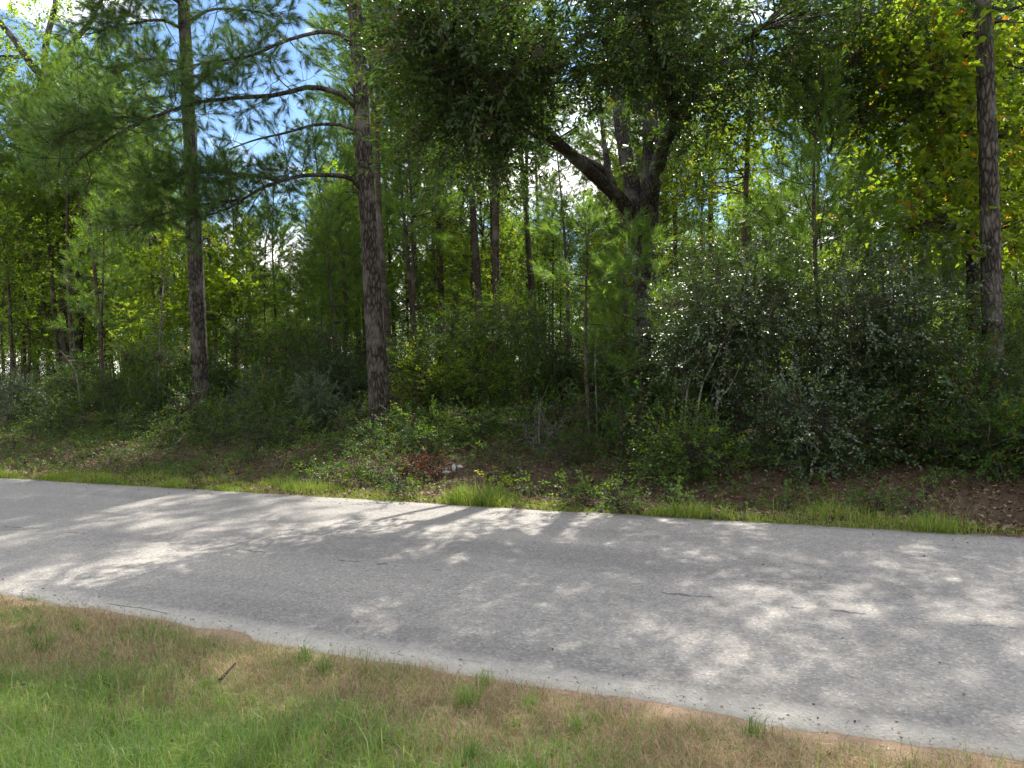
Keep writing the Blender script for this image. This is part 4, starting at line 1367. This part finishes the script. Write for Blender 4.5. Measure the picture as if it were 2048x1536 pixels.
scatter(low_kinds, [.4, .25, .35], 70, 12.2, 15.5, 0.5, 'low leafy bush along the wood edge', 'bush', 'low bushes', 206, (0.6, 1.2), power=1.2)
scatter(plant_kinds, [.5, .5, 0.0], 56, 10.2, 12.8, 0.2, 'small green seedling on the bank', 'plant', 'green seedlings', 207, (0.7, 1.3), avoid=lambda px, s, p: abs(px - 905) < 60 and s < 12.2)
scatter(plant_kinds, [0, 0, 1.0], 9, 10.9, 11.9, 0.2, 'small reddish seedling on the bank', 'plant', 'reddish seedlings', 208, (0.8, 1.4), pxr=(790, 872))

# the wood goes on: far foliage that reads as one mass
r = np.random.default_rng(290)
n = 10000
px = r.uniform(-700, 2700, n)
sd_ = r.uniform(58, 78, n)
d0 = np.array([ray(q, 730) for q in px])
kk = sd_ / (ND[0] * d0[:, 0] + ND[1] * d0[:, 1])
kk = np.minimum(kk, 130)
X, Yw = d0[:, 0] * kk, d0[:, 1] * kk
top = 7.0 + 2.0 * vnoise(px / 60.0, px * 0, 17, 0.5) + 2.0 * vnoise(px / 20.0, px * 0, 18, 0.5)
Z = gz(X, Yw) + r.random(n) ** 1.15 * np.clip(top, 3, 16)
D = unit(r.normal(0, 1, (n, 3)) + np.array([0, 0, 0.3]))
V, T, R = stamp(r, MED_CL, np.stack([X, Yw, Z], -1), D, r.uniform(3.3, 5.3, n))
link('distant_wood', tri_mesh('distant_wood', V, T, R, M['hard_leaf']), kind='stuff')['label'] = 'distant foliage closing the view at the back of the wood'

# unseen foliage added behind the viewer to block low sky light and darken the wood
n = 7000
t = r.uniform(-45, 45, n)
s = -9 - 12 * r.random(n)
x, y = xy(s, t)
z = gz(x, y) + 0.3 + r.random(n) * np.clip(14 + 3 * vnoise(t / 4, t * 0, 22, 1.0), 6, 19)
V, T, R = stamp(r, MED_CL, np.stack([x, y, z], -1), unit(r.normal(0, 1, (n, 3)) + np.array([0, 0, 0.3])), r.uniform(4.0, 6.5, n))
link('unseen_sky_blocker', tri_mesh('unseen_sky_blocker', V, T, R, M['hard_leaf']), kind='stuff')['label'] = 'unseen foliage mass added behind the viewer to block low sky light'

# ------------------------------------------------------------------ grass, litter, ground cover
def blades(r, P, L, wd, lean, curl, rnd):
    """P (m,3) roots, L lengths, lean (m,) sideways share -> V, T, R: two-segment bent blades"""
    m = len(P)
    a = r.uniform(0, 2 * math.pi, m)
    d = np.stack([np.cos(a), np.sin(a), np.zeros(m)], -1)
    side = np.stack([-np.sin(a), np.cos(a), np.zeros(m)], -1)
    tw = r.uniform(-1.2, 1.2, m)[:, None]
    side = unit(side * np.cos(tw) + d * np.sin(tw)) * (wd / 2)[:, None]
    L = L[:, None]
    le, cu = lean[:, None], curl[:, None]
    z = np.array([0, 0, 1.0])
    p1 = P + (d * le * 0.35 + z * np.sqrt(np.clip(1 - le ** 2, 0.02, 1)) * 0.5) * L
    l2 = np.clip(le + cu, 0, 1.0)
    p2 = p1 + (d * l2 * 0.5 + z * (np.sqrt(np.clip(1 - l2 ** 2, 0.0, 1)) * 0.45 - 0.10 * cu)) * L
    V = np.stack([P - side, P + side, p1 - side * 0.85, p1 + side * 0.85, p2], 1).reshape(-1, 3)
    b = np.arange(m)[:, None] * 5
    T = np.concatenate([b + np.array([[0, 1, 3]]), b + np.array([[0, 3, 2]]), b + np.array([[2, 3, 4]])])
    return V, T, np.repeat(rnd, 5)


def on_ground(s, t):
    x, y = xy(s, t)
    return np.stack([x, y, gz(x, y)], -1)


r = np.random.default_rng(301)
# near verge: t from right (-4) to left (9)
n = 260000
s = r.uniform(1.2, 4.06, n)
t = r.uniform(-4.5, 9, n)
x, y = xy(s, t)
keep = (y > 2.2)
s, t, x, y = s[keep], t[keep], x[keep], y[keep]
edge = 3.99 + 0.07 * vnoise(t, t * 0, 5, 3.0) + 0.03 * vnoise(t, s, 6, 9.0)
keep = s < edge
s, t, x, y, edge = s[keep], t[keep], x[keep], y[keep], edge[keep]
# green share: strong at the lower left, thin toward the asphalt
gr = 0.58 + 0.22 * vnoise(x, y, 7, 2.2) + 0.16 * vnoise(x, y, 8, 5.5) - 0.55 * np.clip((s - 2.75) / 0.6, -0.9, 1) + 0.06 * np.clip(t, -2, 4)
isg = r.random(len(s)) < np.clip(gr, 0.12, 0.82)
thin = r.random(len(s)) < np.clip((edge - s) / 0.22, 0.12, 1.0)
P = on_ground(s, t)
tall = np.clip(0.55 - 0.5 * np.clip((s - 2.5) / 0.8, -1, 1) + 0.25 * vnoise(x, y, 9, 2.0), 0.12, 1.2)
ig = isg & thin
m = int(ig.sum())
V, T, R = blades(r, P[ig], (0.055 + 0.22 * tall[ig]) * r.uniform(0.5, 1.35, m), r.uniform(0.0022, 0.0042, m), r.uniform(0.15, 0.95, m), r.uniform(0.1, 0.9, m), r.random(m))
link('green_grass', tri_mesh('green_grass', V, T, R, M['green_grass']), kind='stuff')['label'] = 'green grass growing on the near roadside verge'
idr = (~isg) & thin
m = int(idr.sum())
V, T, R = blades(r, P[idr], r.uniform(0.05, 0.15, m), r.uniform(0.0018, 0.0036, m), r.uniform(0.55, 1.0, m), r.uniform(0.0, 0.5, m), r.random(m))
link('dry_grass', tri_mesh('dry_grass', V, T, R, M['dry_grass']), kind='stuff')['label'] = 'dry brown thatch of grass on the near roadside verge'

# distinct tufts of coarser grass
n = 330
cs_, ct_ = 1.2 + 2.7 * r.random(n), r.uniform(-3.5, 8, n)
keep = r.random(n) < np.clip(0.95 - 0.7 * np.clip((cs_ - 2.5) / 0.9, -0.2, 1), 0.06, 1)
cs_, ct_ = cs_[keep], ct_[keep]
k = 46
s = np.repeat(cs_, k) + r.normal(0, 0.025, len(cs_) * k)
t = np.repeat(ct_, k) + r.normal(0, 0.025, len(cs_) * k)
m = len(s)
V, T, R = blades(r, on_ground(s, t), np.repeat(r.uniform(0.09, 0.22, len(cs_)), k) * r.uniform(0.5, 1.2, m), r.uniform(0.003, 0.0055, m), r.uniform(0.05, 0.85, m), r.uniform(0.2, 0.9, m), np.clip(np.repeat(r.random(len(cs_)), k) * 0.8 + r.normal(0, 0.12, m), 0, 0.93))
link('grass_tufts', tri_mesh('grass_tufts', V, T, R, M['green_grass']), kind='stuff')['label'] = 'coarser green grass tufts scattered over the near verge'

# long pale arching blades standing out of the verge
n = 2600
s = 1.2 + 2.5 * r.random(n) ** 0.9
t = r.uniform(-3.5, 8, n)
keep = r.random(n) < np.clip(0.9 - 0.75 * np.clip((s - 2.6) / 0.7, -0.2, 1), 0.06, 1)
s, t = s[keep], t[keep]
m = len(s)
V, T, R = blades(r, on_ground(s, t), r.uniform(0.16, 0.34, m), r.uniform(0.003, 0.0048, m), r.uniform(0.1, 0.7, m), r.uniform(0.3, 0.9, m), r.random(m))
link('long_grass', tri_mesh('long_grass', V, T, R, M['long_grass']), kind='stuff')['label'] = 'long pale arching grass blades on the near verge'

# crumbled asphalt and grit along the near edge
n = 2600
t = r.uniform(-4, 9, n)
s = S0 + 0.02 + r.normal(0, 0.075, n)
oct_ = (np.array([[1, 0, 0], [-1, 0, 0], [0, 1, 0], [0, -1, 0], [0, 0, 1], [0, 0, -1.0]]), np.array([[0, 2, 4], [2, 1, 4], [1, 3, 4], [3, 0, 4], [2, 0, 5], [1, 2, 5], [3, 1, 5], [0, 3, 5]]))
gv = [(oct_[0] * r.uniform(0.6, 1.2, (6, 3)) * np.array([1, 0.8, 0.55]), oct_[1], np.full(6, 0.5)) for k in range(5)]
P = on_ground(s, t)
P[:, 2] = np.maximum(P[:, 2], np.where(s > S0, 0.004, -0.02)) + 0.003
D = unit(np.stack([r.normal(0, 1, n), r.normal(0, 1, n), r.normal(0, 0.1, n)], -1))
V, T, R = stamp(r, gv, P, D, 0.003 + 0.009 * r.random(n) ** 3)
link('grit', tri_mesh('grit', V, T, np.repeat(r.random(n), 6)[:len(V)], M['grit']), kind='stuff')['label'] = 'crumbled asphalt grit along the near road edge'

# far strip of sunlit grass
n = 115000
t = r.uniform(-4, 23, n)
s = S1 - 0.03 + r.random(n) ** 1.4 * 2.3
wide = 0.55 + 0.50 * np.clip(t / 8, 0, 1.5) + 0.34 * vnoise(t, t * 0, 12, 1.3) + 0.22 * vnoise(t, s, 13, 4)
keep = r.random(n) < np.clip((S1 + wide - s) / 0.40 + 0.06, 0.04, 1) * np.clip(0.75 + 0.9 * vnoise(t * 1.0, s * 2, 19, 3.0), 0.12, 1)
s, t = s[keep], t[keep]
P = on_ground(s, t)
m = len(s)
hh = 0.07 + 0.17 * np.clip(vnoise(t, s, 14, 2.6) + 0.25, 0, 1.3)
V, T, R = blades(r, P, hh * r.uniform(0.5, 1.4, m), r.uniform(0.004, 0.008, m), r.uniform(0, 0.75, m), r.uniform(0, 0.6, m), r.random(m))
link('strip_grass', tri_mesh('strip_grass', V, T, R, M['strip_grass']), kind='stuff')['label'] = 'sunlit grass strip along the far edge of the road'

# fallen leaves and pine straw on the bank and under the trees
n = 60000
t = r.uniform(-8, 28, n)
s = S1 + 0.05 + r.random(n) ** 1.3 * 8.0
P = on_ground(s, t) + np.stack([np.zeros(n), np.zeros(n), r.uniform(0.003, 0.03, n)], -1)
cl = []
for k in range(6):
    v, tt, rr_ = leaf_cluster(r, 1, 0.085, 0.05, 0.0, 0.5, False, 2, 0.6)
    cl.append((v, tt, rr_))
D = unit(np.stack([r.normal(0, 1, n), r.normal(0, 1, n), r.normal(0, 0.18, n)], -1))
V, T, R = stamp(r, cl, P, D, r.uniform(0.5, 1.1, n))
R = np.repeat(r.random(n), 4)
link('leaf_litter', tri_mesh('leaf_litter', V, T, R, M['litter']), kind='stuff')['label'] = 'brown fallen leaves covering the bank below the trees'
# straw along the far asphalt edge
n = 9000
t = r.uniform(-5, 24, n)
s = S1 + 0.02 + np.abs(r.normal(0, 0.07, n))
P = on_ground(s, t) + np.array([0, 0, 0.012])
V, T, R = blades(r, P, r.uniform(0.06, 0.16, n), np.full(n, 0.004), np.full(n, 1.0), np.zeros(n), r.random(n) * 0.6)
link('pine_straw', tri_mesh('pine_straw', V, T, R, M['litter']), kind='stuff')['label'] = 'line of rusty pine straw along the far asphalt edge'

# low creeping plants over the bank
n = 9000
t = r.uniform(-8, 28, n)
s = 9.9 + r.random(n) * 5.0
keep = r.random(n) < np.clip(0.45 + 0.5 * vnoise(t, s, 15, 1.3) + 0.45 * np.clip((t - 3) / 5, -0.8, 1) + 0.25 * np.clip((s - 11.8) / 2, -0.6, 1), 0.03, 1)
bs_, bt_ = st(*G(905, 952)[:2])
keep &= ((s - bs_ + 0.25) ** 2 + (t - bt_) ** 2) > 0.36
s, t = s[keep], t[keep]
P = on_ground(s, t) + np.stack([0 * s, 0 * s, r.uniform(0.02, 0.14, len(s))], -1)
D = unit(np.stack([r.normal(0, 1, len(s)), r.normal(0, 1, len(s)), r.uniform(0, 0.9, len(s))], -1))
V, T, R = stamp(r, MED_CL, P, D, r.uniform(0.5, 1.0, len(s)))
link('ground_cover', tri_mesh('ground_cover', V, T, R, M['herb_leaf']), kind='stuff')['label'] = 'low creeping plants covering the bank at the wood edge'

# ------------------------------------------------------------------ small things lying about
def stick(name, pts, r0, mat, label, cat, side=()):
    b = np.array(pts[0], float)
    o = root(name, b, label, cat)
    p = smooth_path(pts, 16)
    wood('main_stem', p - b, taper(16, r0, r0 * 0.5), M[mat], o, 7, 0.08, 7)
    for f, d, L in side:
        c = p[int(f * 15)]
        q = smooth_path([c, c + np.array(d) * L * 0.5 + np.array([0, 0, 0.02]), c + np.array(d) * L], 8)
        wood('side_twig', q - b, taper(8, r0 * 0.5, r0 * 0.2), M[mat], o, 5)
    return o


def lift(p, h):
    return np.array([p[0], p[1], p[2] + h])


stick('stick', [lift(G(440, 1378), 0.05), lift(G(456, 1366), 0.065), lift(G(472, 1354), 0.08)], 0.010, 'stick_wood', 'short brown broken stick lying in the foreground grass', 'stick')
stick('fallen_branch', [lift(G(312, 908), 0.05), lift(G(335, 906), 0.08), lift(G(352, 900), 0.12), lift(G(372, 892), 0.30)], 0.02, 'grey_wood', 'pale curved fallen branch lying below the leftmost tall pine', 'branch', [(0.6, (0.3, 0.2, 0.5), 0.4)])
stick('fallen_branch', [lift(G(240, 908), 0.04), lift(G(258, 914), 0.06), lift(G(275, 916), 0.05)], 0.012, 'grey_wood', 'thin grey fallen twig left of the pale curved branch', 'branch')
stick('fallen_branch', [lift(G(702, 880), 0.02), W(690, 858, G(702, 880)[1]), W(678, 832, G(702, 880)[1])], 0.014, 'grey_wood', 'pale dead stick leaning up left of the second tall pine', 'branch')
stick('fallen_branch', [W(1640, 905, 11.3), W(1605, 868, 11.6), W(1570, 838, 11.9)], 0.014, 'grey_wood', 'pale thin dead branch slanting through the glossy shrubs', 'branch')

# white crumpled plastic bag
mb, nb_, lb = mat_new('white_plastic')
ob = nb_.new('ShaderNodeOutputMaterial')
pb = nb_.new('ShaderNodeBsdfPrincipled')
pb.inputs['Base Color'].default_value = (0.62, 0.63, 0.65, 1)
pb.inputs['Roughness'].default_value = 0.35
tb = nb_.new('ShaderNodeBsdfTranslucent')
tb.inputs['Color'].default_value = (0.8, 0.82, 0.85, 1)
sb = nb_.new('ShaderNodeMixShader')
sb.inputs['Fac'].default_value = 0.3
lb.new(pb.outputs['BSDF'], sb.inputs[1])
lb.new(tb.outputs['BSDF'], sb.inputs[2])
lb.new(sb.outputs['Shader'], ob.inputs['Surface'])


def crumple(c, rad, seed):
    rr = np.random.default_rng(seed)
    nu, nv = 22, 14
    V = []
    a1 = rr.normal(0, 1, (14, 3))
    w1 = rr.uniform(0.05, 0.2, 14)
    for a in range(nv):
        th = math.pi * a / (nv - 1)
        for b in range(nu):
            ph = 2 * math.pi * b / nu
            d = np.array([math.sin(th) * math.cos(ph), math.sin(th) * math.sin(ph), math.cos(th)])
            k = 0.9 - sum(w * abs(math.sin(2.2 * float(q @ d))) for q, w in zip(a1, w1)) * 0.35 + rr.uniform(-0.10, 0.10)
            V.append(d * max(0.3, k) * np.array(rad) * 1.25 + np.array(c))
    T = []
    for a in range(nv - 1):
        for b in range(nu):
            p, q = a * nu + b, a * nu + (b + 1) % nu
            T += [(p, q, q + nu), (p, q + nu, p + nu)]
    return np.array(V), np.array(T)


bb = G(905, 952) + np.array([0, 0, 0.03])
bag = root('plastic_bag', bb, 'crumpled white plastic bag lying on the bank', 'bag')
V, T = crumple((0.03, -0.03, 0.11), (0.06, 0.05, 0.10), 1)
link('bag_body', tri_mesh('bag_body', V, T, None, mb), bag)
V, T = crumple((-0.09, -0.06, 0.045), (0.10, 0.045, 0.035), 2)
link('bag_fold', tri_mesh('bag_fold', V, T, None, mb), bag)
V, T = crumple((0.13, -0.02, 0.13), (0.08, 0.03, 0.035), 3)
link('handle', tri_mesh('handle', V, T, None, mb), bag)

# taller weeds by the far road edge
def weed(px, py, h, seed, mat, label, clusters=MED_CL, nt=14, w=0.12):
    p = G(px, py)
    o = shrub(seed, h, w, 3, nt, clusters, mat, M['pale_bark'], 'roadside_weed', lo=0.2, spread=0.05, stem_r=0.004, size=(0.6, 0.95))
    tag(o, label, 'weed')
    place(o, p)


weed(625, 978, 0.55, 401, 'fresh_leaf', 'tall leafy weed standing in the grass strip below the second tall pine', nt=18)
weed(668, 975, 0.32, 402, 'yaupon_leaf', 'bluish leafy weed just right of the tall leafy weed')
weed(1150, 1018, 0.30, 403, 'fresh_leaf', 'broad leafy green weed at the road edge below the dead bush', nt=40, w=0.4)
weed(1240, 1026, 0.28, 404, 'fresh_leaf', 'pale leafy weed clump at the road edge left of the brown bank', nt=36, w=0.4)
weed(1350, 1028, 0.25, 405, 'fresh_leaf', 'single leafy weed at the road edge in front of the low rounded bush', nt=10)
weed(790, 1000, 0.36, 406, 'shrub_leaf', 'dark bushy weed in the grass strip below the plastic bag, to its left', nt=40, w=0.3)
weed(718, 975, 0.30, 407, 'yellow_leaf', 'yellowish leafy weed in the grass strip between the tall weed and the dark weed', nt=20, w=0.2)
weed(1000, 985, 0.28, 408, 'yellow_leaf', 'yellowish weed patch right of the plastic bag', nt=26, w=0.35)



def seed_stalks(px, py, seed, label, n=5, h=0.5):
    rr = np.random.default_rng(seed)
    p = G(px, py)
    o = root('grass_tuft', p, label, 'grass tuft')
    for k in range(n):
        a = rr.uniform(0, 6.28)
        d = np.array([math.cos(a), math.sin(a), 0])
        hh = h * rr.uniform(0.7, 1.1)
        q = smooth_path([d * 0.02, d * 0.06 + np.array([0, 0, hh * 0.5]), d * 0.16 + np.array([0, 0, hh * 0.9]), d * 0.3 + np.array([0, 0, hh * 0.95])], 8)
        wood('stalk', q, taper(8, 0.0035, 0.0018), M['dry_grass_solid'], o, 3)


M['dry_grass_solid'] = bark_mat('dry_stalk', (0.22, 0.20, 0.09), (0.36, 0.32, 0.16), (40, 40, 10), 0.1, (0.4, 0.36, 0.2), 0.002)
for k, (px, py, lb_) in enumerate([(155, 955, 'seed stalks rising from the grass strip at the far left'), (440, 968, 'seed stalks in the grass strip below the leftmost tall pine'),
                                  (560, 972, 'arching seed stalks left of the tall leafy weed'), (1255, 1030, 'dry stalks at the road edge beside the pale weed clump'), (1930, 1062, 'stalks at the road edge below the right-hand pine')]):
    seed_stalks(px, py, 420 + k, lb_)

p = G(66, 1200)
rr = np.random.default_rng(430)
tf = root('grass_tuft', p, 'tiny yellow-green grass tuft growing on the near asphalt edge', 'grass tuft')
V, T, R = blades(rr, np.stack([rr.normal(0, 0.035, 90), rr.normal(0, 0.02, 90), np.zeros(90)], -1), rr.uniform(0.02, 0.05, 90), np.full(90, 0.004), rr.uniform(0.2, 0.9, 90), rr.uniform(0, 0.5, 90), rr.random(90))
link('blades', tri_mesh('blades', V, T, R, M['strip_grass']), tf, kind='stuff')
r = np.random.default_rng(440)
n = 320
t = r.uniform(-4, 22, n)
s = np.where(r.random(n) < 0.5, S1 - np.abs(r.normal(0, 0.35, n)), np.where(r.random(n) < 0.4, S0 + np.abs(r.normal(0, 0.25, n)), r.uniform(S0, S1, n)))
s = np.clip(s, S0 + 0.05, S1 - 0.02)
x, y = xy(s, t)
zz = np.interp(s, [S0, S0 + 0.35, 5.2, 6.35, 7.5, S1 - 0.3, S1], [0.0, 0.012, 0.03, 0.035, 0.03, 0.012, 0.004]) + 0.006
D = unit(np.stack([r.normal(0, 1, n), r.normal(0, 1, n), r.normal(0, 0.05, n)], -1))
V, T, R = stamp(r, cl, np.stack([x, y, zz], -1), D, r.uniform(0.2, 0.5, n))
link('fallen_leaves', tri_mesh('fallen_leaves', V, T, np.repeat(r.random(n), 4), M['litter']), kind='stuff')['label'] = 'scattered dry leaves lying on the asphalt'
